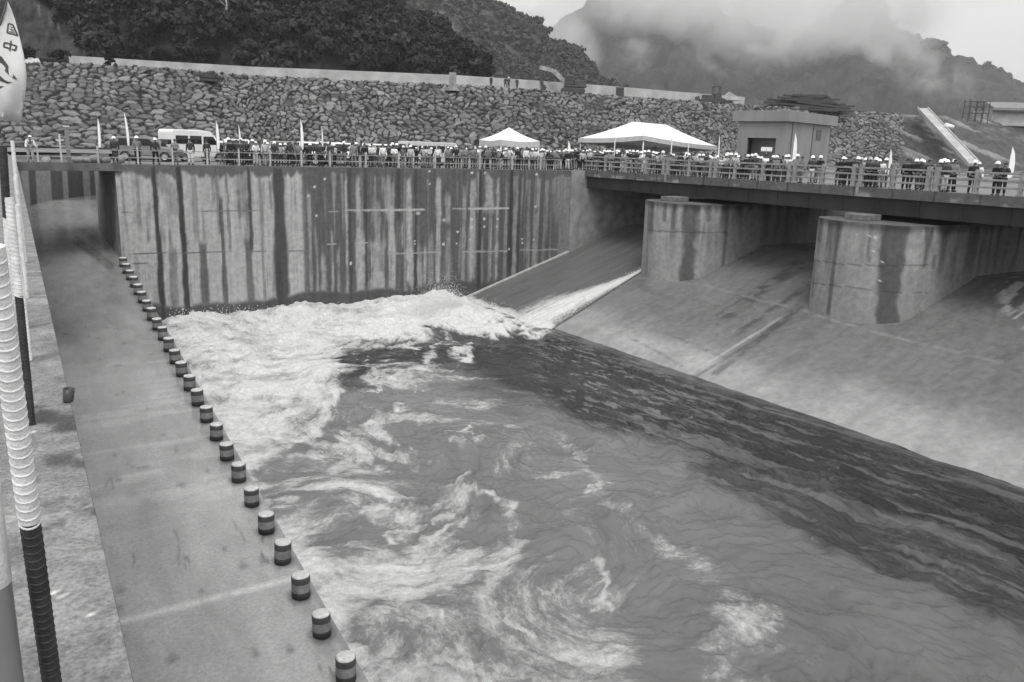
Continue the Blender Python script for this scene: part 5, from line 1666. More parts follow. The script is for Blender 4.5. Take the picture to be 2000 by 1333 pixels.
# ------------------------------------------------------------------ deck railing
dr = empty('deck_railing', (25, YW + .2, 0))
tag(dr, 'thin light railing of posts and two rails along the top of the streaked wall', 'railing')
for z, th in ((.42, .07), (.88, .05)):
    mb = MB(); mb.span((1.0, YW + .17, z - th / 2), (42.5, YW + .23, z + th / 2)); local(mb.build('rail', M_RAIL), dr)
for x in (72, 118, 190, 268, 336, 404, 466, 527, 588, 644, 714, 778, 850, 937, 1000, 1056):
    X_, _y = at_Y(YW + .2, x)
    mb = MB(); mb.span((X_ - .05, YW + .13, 0), (X_ + .05, YW + .27, 1.12)); local(mb.build('post', plain('pale_post', .42, .7, var=.2)), dr)
X_, Y_ = at_Y(YW + .45, 133)
mb = MB(); mb.span((X_ - .11, Y_ - .11, 0), (X_ + .11, Y_ + .11, 2.2)); mp_ = mb.build('marker_post', M_GREYP)
mb = MB(); mb.span((X_ - .17, Y_ - .17, 2.202), (X_ + .17, Y_ + .17, 2.3)); cap_o = mb.build('cap', M_CREAM); cap_o.parent = mp_
tag(mp_, 'dark square post with a pale cap at the left end of the deck', 'post')
X_, Y_ = at_Y(YW + .5, 118)
mb = MB(); mb.span((X_ - .05, Y_ - .05, 0), (X_ + .05, Y_ + .05, 1.75)); mb.span((X_ - .22, Y_ - .04, 1.36), (X_ + .22, Y_ - .052, 1.46))
tag(mb.build('cross_marker', M_CREAM), 'small pale cross shaped marker left of the dark square post', 'marker')
# low heap of dressed stones on the far left of the deck
for i, (x, w_, h_) in enumerate(((150, .9, .42), (166, .8, .36), (182, 1.0, .5), (206, .7, .4), (238, 1.0, .55), (92, .8, .4))):
    X_, Y_ = at_Y(YW + 2.2, x)
    mb = MB(); mb.ball((0, 0, h_ * .45), (w_ * .5, w_ * .42, h_ * .55), 9, 6)
    bm_o = mb.build('boulder', M_CONC); bm_o.location = (X_, Y_, 0); bm_o.rotation_euler = (.2 * i, .1 * i, i)
    tag(bm_o, ['squat grey boulder just right of the dark square post', 'flat grey boulder second right of the dark square post', 'larger grey boulder third right of the dark square post', 'small grey boulder before the first thin flag', 'tall grey boulder beside the second thin flag', 'grey boulder near the pale cross marker'][i], 'boulder', 'boulders on the left deck')

# ------------------------------------------------------------------ vehicles
KIND = {
    'van': dict(L=5.7, W=1.95, body=[(-2.85, .36), (2.75, .36), (2.85, .6), (2.82, .98), (2.3, 1.28), (1.55, 2.12), (1.15, 2.42), (.2, 2.5), (-2.72, 2.52), (-2.85, 2.3)], wind=((2.27, 1.33), (1.6, 2.09)),
                rear=((-2.855, 1.35), (-2.82, 2.1)), side=[[(-2.5, 1.4), (-1.25, 1.4), (-1.25, 2.05), (-2.5, 2.05)], [(-1.05, 1.4), (.15, 1.4), (.15, 2.05), (-1.05, 2.05)], [(.35, 1.36), (1.95, 1.36), (1.4, 2.02), (.35, 2.02)]], wheels=(-1.75, 1.85), r=.36),
    'suv': dict(L=4.6, W=1.85, body=[(-2.3, .38), (2.2, .38), (2.3, .6), (2.24, .9), (1.2, 1.06), (.5, 1.66), (.2, 1.74), (-1.95, 1.76), (-2.28, 1.1)], wind=((1.16, 1.11), (.55, 1.64)),
                rear=((-2.24, 1.15), (-2.0, 1.66)), side=[[(-1.9, 1.12), (-.75, 1.12), (-.75, 1.62), (-1.75, 1.62)], [(-.6, 1.12), (.85, 1.12), (.35, 1.6), (-.6, 1.62)]], wheels=(-1.4, 1.4), r=.37),
    'pickup': dict(L=5.2, W=1.85, body=[(-2.6, .42), (2.45, .42), (2.58, .62), (2.5, .98), (1.45, 1.12), (.8, 1.72), (.5, 1.78), (-.75, 1.78), (-.95, 1.14), (-2.6, 1.12)], wind=((1.41, 1.17), (.85, 1.7)),
                   rear=((-.92, 1.2), (-.79, 1.68)), side=[[(-.7, 1.18), (.2, 1.18), (.2, 1.66), (-.62, 1.66)], [(.34, 1.18), (1.1, 1.18), (.66, 1.64), (.34, 1.66)]], wheels=(-1.6, 1.6), r=.39),
    'bus': dict(L=6.8, W=2.1, body=[(-3.4, .4), (3.3, .4), (3.4, .9), (3.3, 1.3), (3.0, 2.5), (2.8, 2.62), (-3.3, 2.65), (-3.4, 2.4)], wind=((3.27, 1.4), (3.03, 2.38)),
                rear=((-3.405, 1.5), (-3.4, 2.3)), side=[[(-3.0 + i * 1.15, 1.45), (-2.0 + i * 1.15, 1.45), (-2.0 + i * 1.15, 2.2), (-3.0 + i * 1.15, 2.2)] for i in range(5)], wheels=(-2.0, 2.2), r=.4),
}
M_LAMP = plain('lamp_glass', .6, .1, var=.05)
M_RIM = plain('wheel_rim', .45, .35, .4, var=.1)
M_PLATE = plain('number_plate', .6, .5, var=.05)
def vehicle(kind, name, label, cat, x, Y, yaw_to_cam, paint, group='vehicles parked on the deck'):
    K = KIND[kind]; W = K['W']
    X_, Y_ = at_Y(Y, x)
    base = math.atan2(-Y_, -X_)
    root = empty(name, (X_, Y_, 0), base + yaw_to_cam)
    tag(root, label, cat, group)
    mb = MB(); mb.prism(K['body'], (1, 0, 0), (0, 0, 1), (0, W, 0), (0, -W / 2, 0))
    b = mb.build('body', paint, root, bevel=.07)
    for sgn in (-1, 1):
        for poly in K['side']:
            m_ = MB(); m_.prism(poly, (1, 0, 0), (0, 0, 1), (0, .02, 0), (0, sgn * (W / 2 + .004) - .01, 0)); m_.build('window', M_GLASS, root)
        for wx_ in K['wheels']:
            m_ = MB()
            m_.lathe([(K['r'] * .6, -.11), (K['r'] * .93, -.11), (K['r'], -.07), (K['r'], .07), (K['r'] * .93, .11), (K['r'] * .6, .11)], n=20)
            ty = m_.build('wheel', M_TYRE, root)
            ty.rotation_euler = (math.pi / 2, 0, 0); ty.location = (wx_, sgn * (W / 2 - .06), K['r'])
            r_ = MB(); r_.lathe([(.001, .09), (K['r'] * .2, .1), (K['r'] * .55, .07), (K['r'] * .62, .1)], n=16); r_.lathe([(.001, -.09), (K['r'] * .2, -.1), (K['r'] * .55, -.07), (K['r'] * .62, -.1)], n=16)
            r_.build('rim', M_RIM, ty)
    for seg, nm in ((K['wind'], 'windscreen'), (K['rear'], 'rear_window')):
        (x0, z0), (x1, z1) = seg
        d = Vector((x1 - x0, 0, z1 - z0)).normalized(); nn_ = Vector((d.z, 0, -d.x)) * (1 if nm == 'windscreen' else -1)
        a = Vector((x0, 0, z0)) + nn_ * .012; c = Vector((x1, 0, z1)) + nn_ * .012
        m_ = MB(); h = W / 2 - .12
        v = [a + Vector((0, -h, 0)), a + Vector((0, h, 0)), c + Vector((0, h - .06, 0)), c + Vector((0, -h + .06, 0))]
        v += [p - nn_ * .02 for p in v]
        m_._add(v, [(0, 1, 2, 3), (7, 6, 5, 4), (0, 4, 5, 1), (1, 5, 6, 2), (2, 6, 7, 3), (3, 7, 4, 0)])
        m_.build(nm, M_GLASS, root)
    xf = max(p[0] for p in K['body']); xb = min(p[0] for p in K['body'])
    for sgn in (-1, 1):
        m_ = MB(); m_.box((xf - .06, sgn * (W / 2 - .25), .8), (.14, .34, .16)); m_.build('headlight', M_LAMP, root, bevel=.03)
        m_ = MB(); m_.box((xb + .04, sgn * (W / 2 - .14), .95), (.1, .16, .3)); m_.build('tail_light', M_DARKP, root)
        m_ = MB(); m_.box((K['wind'][0][0] - .25, sgn * (W / 2 + .09), K['wind'][0][1] + .1), (.1, .2, .16)); m_.build('mirror', M_DARKP, root, bevel=.02)
    m_ = MB(); m_.box((xf + .01, 0, .5), (.16, W - .1, .2)); m_.build('bumper', M_DARKP, root, bevel=.04)
    m_ = MB(); m_.box((xf - .02, 0, .78), (.12, W - .95, .16)); m_.build('grille', M_DARKP, root)
    return root
vv = vehicle('van', 'van', 'white high roofed van seen from its side behind the deck railing', 'van', 378, 69, math.pi / 2 + .6, M_WHITE); vv.scale = (.84, .95, .95)
vehicle('pickup', 'pickup_truck', 'white pickup truck facing the water just right of the white van', 'pickup', 462, 66, .1, M_WHITE)
vehicle('suv', 'car', 'dark car with a pale roof rim facing the water right of the white pickup', 'car', 551, 66, -.05, M_GREYP)
vehicle('suv', 'car', 'white car facing the water just right of the tallest thin flag', 'car', 607, 65.5, .1, M_WHITE)
vehicle('pickup', 'pickup_truck', 'pale pickup truck turned aslant between two white cars', 'pickup', 640, 68, -.55, M_CREAM)
vehicle('suv', 'car', 'white car facing the water right of the slanted pale pickup', 'car', 668, 65.5, -.1, M_WHITE)
vehicle('suv', 'car', 'white car half hidden by the crowd left of the small pale bus', 'car', 745, 66.5, .35, M_WHITE)
vb = vehicle('bus', 'bus', 'small pale bus parked behind the crowd left of the small tent', 'bus', 838, 68, math.pi / 2 + .5, M_CREAM); vb.scale = (.8, .8, .78)
vehicle('suv', 'car', 'grey car parked at the left end of the row near the white van', 'car', 290, 67.5, math.pi / 2 - .3, M_GREYP)

# ------------------------------------------------------------------ flags
def feather_flag(label, x, y_top, dist, h, w, lean=0.0, base=None, cat='flag', group='thin white flags on the deck'):
    """base: ground point; h height in metres"""
    root = empty('feather_flag', base)
    tag(root, label, cat, group)
    right = np.array([RT[0], RT[1], 0]); right /= np.linalg.norm(right)
    def q(u, z): 
        return tuple(right * (u + lean * (z / h) ** 2) + np.array([0, 0, z]))
    mb = MB(); mb.tube([q(0, 0), q(0, h * .4), q(0, h * .8), q(w * .12, h)], [.025, .022, .018, .012], 6)
    mb.build('pole', M_STEEL, root)
    w = w * .55
    prof = [(0, h * .34), (w * .8, h * .36), (w * .98, h * .5), (w * .95, h * .68), (w * .7, h * .86), (w * .15, h * 1.0), (.0, h * .8)]
    m_ = MB(); n = len(prof)
    off = np.array([FW[0], FW[1], 0]) * .012
    a = [np.array(q(u, z)) for u, z in prof]
    m_._add([p - off for p in a] + [p + off for p in a], [tuple(range(n)), tuple(reversed(range(n, 2 * n)))] + [(i, (i + 1) % n, n + (i + 1) % n, n + i) for i in range(n)])
    m_.build('sail', M_CANVAS, root)
    return root
for x, yt, w_, ln, lab in ((192, 233, .35, .1, 'thin white feather flag right of the dark square post'), (250, 222, .3, -.1, 'thin curved white feather flag left of the helmeted walkers'), (588, 235, .4, 0, 'tall white feather flag between the parked dark and white cars'), (629, 250, .2, 0, 'short narrow white flag over the slanted pickup'),
                           (468, 246, .25, 0, 'small pale flag rising behind the white pickup'), (424, 238, .4, 0, 'small pale flag standing in front of the van bonnet'), (1108, 276, .5, 0, 'white flag standing between the two tents')):
    X_, Y_ = at_Y(YW + 1.6, x)
    gp_ = np.array([X_, Y_, 0]); dz = (gp_ - EYE) @ FW
    h = CAMH + (horizon(x) - yt) / FPX * dz
    feather_flag(lab, x, yt, dz, h, w_, ln, (X_, Y_, 0))
for x, yt, w_, lab, off in ((1545, 262, .5, 'white feather flag leaning against the concrete house corner', 3.2), (1198, 256, .14, 'slim pale flag before the left half of the big tent', 1.0), (1308, 264, .16, 'slim pale flag before the right half of the big tent', 1.0), (1341, 274, .14, 'short slim pale flag near the right eave of the big tent', 1.2), (1400, 265, .16, 'stout white flag at the right corner of the big tent', 1.3), (1733, 292, .35, 'pale flag above the crowd right of the concrete house', 3.0), (1966, 288, .62, 'white feather flag at the right end of the bridge', 4.0)):
    X_, Y_ = at_X(XB + off, x)
    dz = (np.array([X_, Y_, 0]) - EYE) @ FW
    h = CAMH + (horizon(x) - yt) / FPX * dz
    feather_flag(lab, x, yt, dz, h, w_, 0, (X_, Y_, 0), group='thin white flags on the bridge')

# ------------------------------------------------------------------ tents
def tent(label, corners, ridge, val, scallop):
    """corners: four eave points in order, ridge: one or two points"""
    c = np.mean(corners, axis=0)
    root = empty('marquee_tent', (c[0], c[1], 0)); tag(root, label, 'tent')
    o0 = np.array([c[0], c[1], 0])
    C4 = [np.array(p) - o0 for p in corners]; RD = [np.array(p) - o0 for p in ridge]
    mb = MB()
    if len(RD) == 1: RD = [RD[0], RD[0]]
    # each roof face as a sagging grid
    faces = [(C4[0], C4[1], RD[0], RD[0]), (C4[1], C4[2], RD[1], RD[0]), (C4[2], C4[3], RD[1], RD[1]), (C4[3], C4[0], RD[0], RD[1])]
    for a, b, rb, ra in faces:
        N = 10; vs = []; fs = []
        for i in range(N + 1):
            v = i / N
            for j in range(N + 1):
                u = j / N
                lo = a * (1 - u) + b * u; hi = ra * (1 - u) + rb * u
                p = lo * (1 - v) + hi * v; p = p - _Z * .5 * v * (1 - v) - _Z * .12 * math.sin(math.pi * u) * (1 - v)
                vs.append(p)
        for i in range(N):
            for j in range(N):
                fs.append((i * (N + 1) + j, i * (N + 1) + j + 1, (i + 1) * (N + 1) + j + 1, (i + 1) * (N + 1) + j))
        mb._add(vs, fs, 0, True)
    cn = mb.build('canopy', M_CANVAS, root)
    sd = cn.modifiers.new('solid', 'SOLIDIFY'); sd.thickness = .02
    mb = MB()
    for k in range(4):
        a, b = C4[k], C4[(k + 1) % 4]
        n = 24; vs = []; fs = []
        for i in range(n + 1):
            u = i / n
            p = a * (1 - u) + b * u - _Z * (.12 * math.sin(math.pi * u) + .015)
            dz = val * (1 + (.25 * abs(math.sin(u * 9 * math.pi)) if scallop else 0))
            vs += [p, p - _Z * dz]
        for i in range(n):
            fs.append((2 * i, 2 * i + 2, 2 * i + 3, 2 * i + 1))
        mb._add(vs, fs)
    va = mb.build('valance', plain('shaded_valance', .55, .85, var=.15, scale=4), root)  # greyer than the canopy: the valance's shade is in its colour
    sd = va.modifiers.new('solid', 'SOLIDIFY'); sd.thickness = .02
    for p in C4:
        m_ = MB(); q = p * np.array([.97, .97, 1])
        m_.tube([(q[0], q[1], 0), (q[0], q[1], p[2] - .03)], .06, 8); m_.build('pole', M_WHITE, root)
    return root
def at_h(x, y, d, z):
    p = atd(x, y, d); p[2] = z; return p
a = atd(936, 277, 78); b = atd(978, 283, 72.5); c_ = atd(1054, 286, 76.5)
a[2] = b[2] = c_[2] = 2.45
d_ = a + c_ - b
pk = (a + c_) / 2; pk = atd(994, 249, (pk - EYE) @ FW)
tent('small white pavilion tent with a pointed top and hanging scalloped valance', [a, b, c_, d_], [pk], .45, True)
a = atd(1130, 270, 86); b = atd(1257, 265, 77); c_ = atd(1401, 286, 90)
d_ = a + c_ - b
r0 = atd(1236, 238, 85); r1 = atd(1302, 244, 90)
tent('large white marquee tent with a long ridge beside the concrete house', [a, b, c_, d_], [r0, r1], .42, False)

# ------------------------------------------------------------------ concrete house
DH = 76.0
az1 = rad(15.6)
e1 = np.array([math.cos(az1), math.sin(az1), 0]); e2 = np.array([-math.sin(az1), math.cos(az1), 0])
cr = atd(1543, 216, DH); ZR = cr[2]
cr[2] = 0
house = empty('concrete_house', cr, az1); tag(house, 'small flat roofed concrete house behind the bridge railing', 'building')
def hx(xpix, axis, zref):
    return bis(lambda s: px(cr + axis * s + np.array([0, 0, zref]))[0], 0, 20, xpix)
LR = hx(1638, e1, ZR); LL = hx(1432, e2, ZR)
th_ = .98
mb = MB(); mb.span((-.0, 0, ZR - th_), (LR, LL, ZR)); mb.build('roof', plain('house_concrete', .24, .85, var=.14, scale=.8, bump=.2, bscale=5, stretch=(1, 1, .4)), house, bevel=.02)
wl0 = .35; wx1 = LR - .9; wy1 = LL - .55
M_HOUSE = MATS['house_concrete']
dx0 = hx(1512, e2, 3.0); dx1 = hx(1456, e2, 3.0); ztop = CAMH + (horizon(1480) - 270) / FPX * DH
mb = MB()
zt = ZR - th_ - .002
mb.span((wl0, wl0, 0), (wl0 + .25, dx0, zt)); mb.span((wl0, dx1, 0), (wl0 + .25, wy1, zt)); mb.span((wl0, dx0 + .001, ztop), (wl0 + .25, dx1 - .001, zt))
mb.span((wl0 + .252, wl0, 0), (wx1, wl0 + .25, zt)); mb.span((wx1 - .25, wl0 + .252, 0), (wx1, wy1, zt)); mb.span((wl0 + .252, wy1 - .25, 0), (wx1 - .252, wy1, zt))
mb.build('wall', M_HOUSE, house)
mb = MB(); mb.span((wl0 + 1.6, dx0 - .3, 0), (wl0 + 1.7, dx1 + .3, ztop + .2)); mb.build('door', M_GREYP, house)
for xp in (1552, 1592):
    s_ = hx(xp, e1, 3.0)
    mb = MB(); mb.span((s_ - .07, wl0 - .035, .0), (s_ + .07, wl0 - .003, zt)); mb.build('downpipe', M_DARKP, house)
s0, s1 = hx(1599, e1, 3.2), hx(1609, e1, 3.2)
zw0 = CAMH + (horizon(1604) - 274) / FPX * DH; zw1 = CAMH + (horizon(1604) - 252) / FPX * DH
mb = MB(); mb.span((s0, wl0 - .02, zw0), (s1, wl0 - .003, zw1)); w_o = mb.build('window', M_GLASS, house)
mb = MB()
for k in range(1, 4):
    xx = s0 + (s1 - s0) * k / 4; mb.span((xx - .015, wl0 - .035, zw0), (xx + .015, wl0 - .021, zw1))
fr = mb.build('frame', M_STEEL, w_o)
X_, Y_ = at_X(XB + 7.5, 1494)
mb = MB(); mb.bar((X_, Y_, 0), (X_, Y_, 2.3), .05); sg_ = mb.build('sign_board', M_STEEL)
pw = MB(); dzs = (np.array([X_, Y_, 2]) - EYE) @ FW
pw.box((X_, Y_, CAMH + (horizon(1494) - 292.5) / FPX * dzs), (.04, .85, .32), face_to(X_, Y_) + math.pi / 2); po = pw.build('panel', M_WHITE); po.parent = sg_
tag(sg_, 'small white sign board raised in front of the house doorway', 'sign')

# ------------------------------------------------------------------ machines and heaps on the embankment
def frame_at(x, y, d):
    p = atd(x, y, d)
    right = np.array([RT[0], RT[1], 0]); right /= np.linalg.norm(right)
    return p, right
def crest_depth(x, back):
    X_, Y_, _z = crest_at(x, back)
    return (np.array([X_, Y_, ZCR]) - EYE) @ FW
# excavator
dE_ = crest_depth(1110, 2.0); p0 = atd(1118, 181, dE_); k = dE_ / FPX
rz = math.atan2(RT[1], RT[0])
ex = empty('excavator', (p0[0], p0[1], ZCR + .15), rz); tag(ex, 'tracked excavator with raised boom working on top of the embankment', 'excavator')
def E_(u, v): return ((u - 1118) * k, 0, (181 - v) * k)
for s in (-1.1, 1.1):
    mb = MB(); mb.prism([(-2.0, .1), (-1.7, .0), (1.7, .0), (2.0, .1), (2.1, .45), (1.8, .8), (-1.8, .8), (-2.1, .45)], (1, 0, 0), (0, 0, 1), (0, .5, 0), (0, s - .25, 0)); mb.build('track', M_DARKP, ex, bevel=.05)
mb = MB(); mb.span((-1.5, -1.2, .95), (2.3, 1.2, 1.25)); mb.span((.2, -1.2, 1.252), (2.2, 1.2, 2.1)); mb.build('house_frame', M_YELLOW, ex, bevel=.06)
mb = MB(); mb.span((-1.4, -1.15, 1.252), (.1, .1, 2.9)); cb = mb.build('cab', M_DARKP, ex, bevel=.08)
mb = MB(); mb.span((-1.2, -1.17, 1.9), (-.1, -1.152, 2.7)); mb.build('window', M_GLASS, cb)
A_ = (-1.0, .5, 1.5); B_ = (E_(1080, 140)[0], .5, E_(1080, 140)[2]); Cc = (E_(1052, 134)[0], .5, E_(1052, 134)[2]); D_ = (E_(1059, 166)[0], .5, E_(1059, 166)[2])
mb = MB(); mb.bar(A_, B_, .5, .75); mb.bar(B_, Cc, .45, .65); mb.build('boom', plain('boom_paint', .3, .5, var=.4, scale=2), ex, bevel=.03)
mb = MB(); mb.bar(Cc, D_, .4, .5); mb.build('stick', M_DARKP, ex, bevel=.03)
mb = MB(); mb.prism([(0, 0), (.5, -.1), (.75, -.6), (.3, -1.1), (-.4, -1.0), (-.1, -.6)], (1, 0, 0), (0, 0, 1), (0, .9, 0), (D_[0], .05, D_[2])); mb.build('bucket', M_DARKP, ex)
# bulldozer
dB = crest_depth(1392, 1.5); p0 = atd(1392, 195, dB)
bd = empty('bulldozer', (p0[0], p0[1], ZCR + .1), rz); tag(bd, 'dark tracked bulldozer parked at the right end of the embankment top', 'bulldozer')
for s in (-.95, .95):
    mb = MB(); mb.prism([(-2.4, .45), (-1.9, .05), (1.6, .05), (2.1, .45), (1.8, .95), (-1.9, .85)], (1, 0, 0), (0, 0, 1), (0, .5, 0), (0, s - .25, 0)); mb.build('track', M_DARKP, bd, bevel=.05)
mb = MB(); mb.span((-2.0, -.6, .9), (.2, .6, 1.5)); mb.span((.2, -.75, .9), (1.5, .75, 1.6)); mb.build('hull', M_YELLOW, bd, bevel=.06)
mb = MB(); mb.span((-.1, -.75, 1.602), (1.3, .75, 1.75)); mb.span((-.15, -.8, 2.9), (1.35, .8, 3.02))
for a_ in (-.05, 1.25):
    for b_ in (-.7, .7): mb.bar((a_, b_, 1.7), (a_, b_, 2.95), .1)
cb = mb.build('cab', M_DARKP, bd); 
mb = MB(); mb.prism([(-3.0, .05), (-2.8, .05), (-2.75, .6), (-2.95, 1.15), (-3.1, 1.15), (-2.95, .6)], (1, 0, 0), (0, 0, 1), (0, 3.2, 0), (0, -1.6, 0)); mb.build('blade', M_DARKP, bd)
mb = MB(); mb.bar((1.9, -.3, .9), (2.9, -.1, .3), .22); mb.bar((1.9, .3, .9), (2.9, .1, .3), .22); mb.build('ripper', M_DARKP, bd)
# sand heap behind the bulldozer
def heap(name, label, cat, x, y, w_px, h_px, d, mat, seed):
    p = atd(x, y, d); k_ = d / FPX
    n_ = 22; rs = np.random.RandomState(seed)
    R_ = w_px * k_ / 2; Hh = h_px * k_
    tr = np.linspace(0, 1, 9); vs = []; fs = []
    for r_ in tr:
        for q in range(n_):
            t_ = 2 * math.pi * q / n_
            rr = R_ * r_ * (1 + .15 * math.sin(3 * t_ + seed))
            vs.append((rr * math.cos(t_), rr * .6 * math.sin(t_), Hh * (1 - r_) ** .85 + .12 * Hh * (rs.rand() - .5) * (r_ < .95)))
    for i in range(8):
        for q in range(n_):
            fs.append((i * n_ + q, i * n_ + (q + 1) % n_, (i + 1) * n_ + (q + 1) % n_, (i + 1) * n_ + q))
    mb = MB(); mb._add(vs, fs, 0, True)
    o = mb.build(name, mat); o.location = p; o.rotation_euler = (0, 0, rz)
    return tag(o, label, cat)
heap('gravel_heap', 'pale heap of gravel just right of the bulldozer', 'heap', 1424, 197, 44, 17, dB + 5, M_CONC, 3)
heap('gravel_heap', 'small grey heap of gravel below the stubby pillar on the stonework', 'heap', 884, 178, 30, 16, crest_depth(884, -1.5), M_GRAVEL, 5)
p = atd(884, 168, crest_depth(884, 1)); mb = MB(); mb.box((0, 0, 1.0), (1.15, .9, 2.0), 0, taper=.9); o = mb.build('concrete_pillar', M_CONC); o.location = p; o.rotation_euler = (0, 0, rz)
tag(o, 'stubby grey concrete pillar standing before the middle of the parapet', 'pillar')
p = atd(1210, 190, crest_depth(1210, .5)); mb = MB(); mb.box((0, 0, .75), (1.3, 1.1, 1.5)); mb.box((0, 0, 1.56), (1.4, 1.2, .1)); o = mb.build('crate', M_DARKP, bevel=.03); o.location = p; o.rotation_euler = (0, 0, rz)
mb = MB(); 
for zz in (.3, .75, 1.2): mb.box((0, -.57, zz), (1.32, .03, .1))
bt = mb.build('batten', M_TIMBER); bt.parent = o
tag(o, 'dark box standing on the embankment between excavator and bulldozer', 'box')
# stacks of timber
def timber(label, x0, x1, yb, d, layers, L0, seed):
    p = atd((x0 + x1) / 2, yb, d); k_ = d / FPX
    root = empty('timber_pile', p, rz); tag(root, label, 'timber pile')
    rs = random.Random(seed)
    half = (x1 - x0) / 2 * k_
    mb = MB(); mb.box((0, 0, 0), (1, .34, .26)); me = mb.mesh('beam'); me.materials.append(M_TIMBER)
    for l_ in range(layers):
        m_ = max(3, int(6 - l_ * .5))
        span_ = half * (1 - (l_ / layers) ** 1.5 * .75)
        for q in range(m_):
            o = bpy.data.objects.new('beam', me); COL.objects.link(o); o.parent = root
            ln = span_ * rs.uniform(1.0, 1.7)
            o.scale = (ln, 1.2, 1.35)
            o.location = (rs.uniform(-.5, .5) * (2 * span_ - ln) + half * .12 * l_ / layers, (q - m_ / 2) * .55, .2 + l_ * .38 + rs.uniform(-.08, .08))
            o.rotation_euler = (0, rs.uniform(-.09, .12), rs.uniform(-.12, .12))
    return root
timber('broad untidy pile of dark timber above the concrete house', 1468, 1668, 216, crest_depth(1560, 1.5), 8, 18, 3)
timber('low stack of dark timber lying against the upper left of the stonework', 372, 438, 160, crest_depth(405, -.6), 3, 5, 8)
# dark bush on the left of the parapet
for x, y0, y1, d, w_, lab in ((212, 112, 134, crest_depth(212, 1.2), 26, 'small dark bush growing in front of the left end of the parapet'), (60, 92, 128, crest_depth(60, 2), 60, 'low dark bush beside the large flag on top of the embankment'), (115, 100, 128, crest_depth(115, 2), 44, 'low dark bush at the very left end of the parapet')):
    p = atd(x, y1, d); v, f = crown_mesh('b', w_ / FPX * d / 2, (y1 - y0) / FPX * d, 500, .2, None, int(x), lobes=7)
    mb = MB(); mb._add(v, f); o = mb.build('bush', M_LEAFD); o.location = p
    tag(o, lab, 'bush')

# ------------------------------------------------------------------ right bank: drain, scaffold, shed
a = atd(1797, 221, 168.5); b = atd(1896, 330, 143.5)
dr_ = empty('drain_channel', a); tag(dr_, 'straight white concrete drain running down the eroded bank at right', 'drain')
v0 = Vector(b - a)
lift = Vector((0, 0, .5)) + Vector(-FW) * .8
mb = MB(); mb.bar(Vector((0, 0, 0)) + lift, v0 + lift, 1.9, .5); mb.build('channel_bed', M_PAR, dr_)
sx = v0.normalized().cross(Vector((0, 0, 1))).normalized()
for s in (-1, 1):
    mb = MB(); mb.bar(lift + sx * s * .98 + Vector((0, 0, .25)), v0 + lift + sx * s * .98 + Vector((0, 0, .25)), .16, .5); mb.build('channel_wall', M_LIGHTC, dr_)
a2 = atd(1832, 251, 160); b2 = atd(1848, 256, 160)
mb = MB(); mb.tube([a2 - FW * 2.5, b2 - FW * 2.5], .45, 10); tag(mb.build('short_pipe', M_WHITE), 'short white pipe lying beside the drain on the bank', 'pipe')
DS = 178.0; k = DS / FPX
p = atd(1910, 234, DS); sc_ = empty('scaffold', p, rz); tag(sc_, 'thin dark scaffold frame at the skyline left of the shed', 'scaffold')
mb = MB()
for i in range(4):
    for j in (0, 2.2):
        xx = (-20 + i * 13) * k
        mb.bar((xx, j, -1), (xx, j, 38 * k * (1 - .05 * i)), .13)
for z in (12, 24, 34):
    for j in (0, 2.2): mb.bar((-22 * k, j, z * k), (22 * k, j, z * k), .11)
mb.build('frame', M_DARKP, sc_)
mb = MB(); mb.bar((-14 * k, 0, 0), (14 * k, 0, 30 * k), .13); mb.bar((0, 0, 30 * k), (20 * k, 0, 4 * k), .1); mb.build('brace', M_DARKP, sc_)
p = atd(1936, 236, DS + 5); k = (DS + 5) / FPX
sh = empty('shed', p, rz); tag(sh, 'long low shed with a pale roof at the right skyline', 'shed')
mb = MB(); mb.span((0, 0, -1), (150 * k, 8, 20 * k)); mb.build('wall', M_PAR, sh)
mb = MB(); mb.prism([(-.6, 20 * k + .01), (150 * k, 20 * k + .01), (150 * k, 20 * k + .5), (-.6, 20 * k + .5)], (1, 0, 0), (0, 0, 1), (0, 3.5, 1.4), (0, -1.2, 0)); mb.build('roof', M_STEEL, sh)
mb = MB(); mb.span((-.6, -1.22, 20 * k - .35), (150 * k, -1.0, 20 * k + .0)); mb.build('eave', M_DARKP, sh)

# ------------------------------------------------------------------ striped posts on the chute edge
M_BAND_D = plain('dark_band', .05, .6, var=.3, scale=6)
M_BAND_L = plain('grey_band', .2, .6, var=.3, scale=6)
M_CAPW = plain('worn_white_top', .52, .75, var=.3, scale=5, bump=.3, bscale=30)
def bollard_proto():
    root = empty('edge_post', (0, 0, 0))
    r = .235
    mb = MB(); mb.lathe([(.001, -.03), (r, -.03), (r, .16)], n=24); mb.build('lower_band', M_BAND_D, root)
    mb = MB(); mb.lathe([(r - .002, .16), (r - .002, .40)], n=24); mb.build('middle_band', M_BAND_L, root)
    mb = MB(); mb.lathe([(r, .40), (r, .555), (r - .012, .57)], n=24); mb.build('upper_band', M_BAND_D, root)
    mb = MB(); mb.lathe([(r - .012, .57), (r - .02, .60), (r - .05, .612), (.001, .615)], n=24); mb.build('cap', M_CAPW, root)
    return root
proto = bollard_proto()
NBL = 25
for i in range(NBL):
    o = proto if i == 0 else copy_tree(proto)
    k = i / (NBL - 1)
    Y_ = CA[1] + (CB[1] - CA[1]) * k
    o.location = (CA[0] + (CB[0] - CA[0]) * k, Y_, float(chute_z(Y_)) + .005)
    o.rotation_euler = (rp.uniform(-.035, .035), rp.uniform(-.035, .035), i * 1.7); o.scale = (rp.uniform(.96, 1.04),) * 2 + (rp.uniform(.92, 1.05),)
    w_ = 'nearest' if i == 0 else ('farthest' if i == NBL - 1 else (ordinal(i + 1) + ' nearest'))
    tag(o, 'stubby banded post with white top, %s on the chute edge' % w_, 'post', 'banded posts along the chute edge')

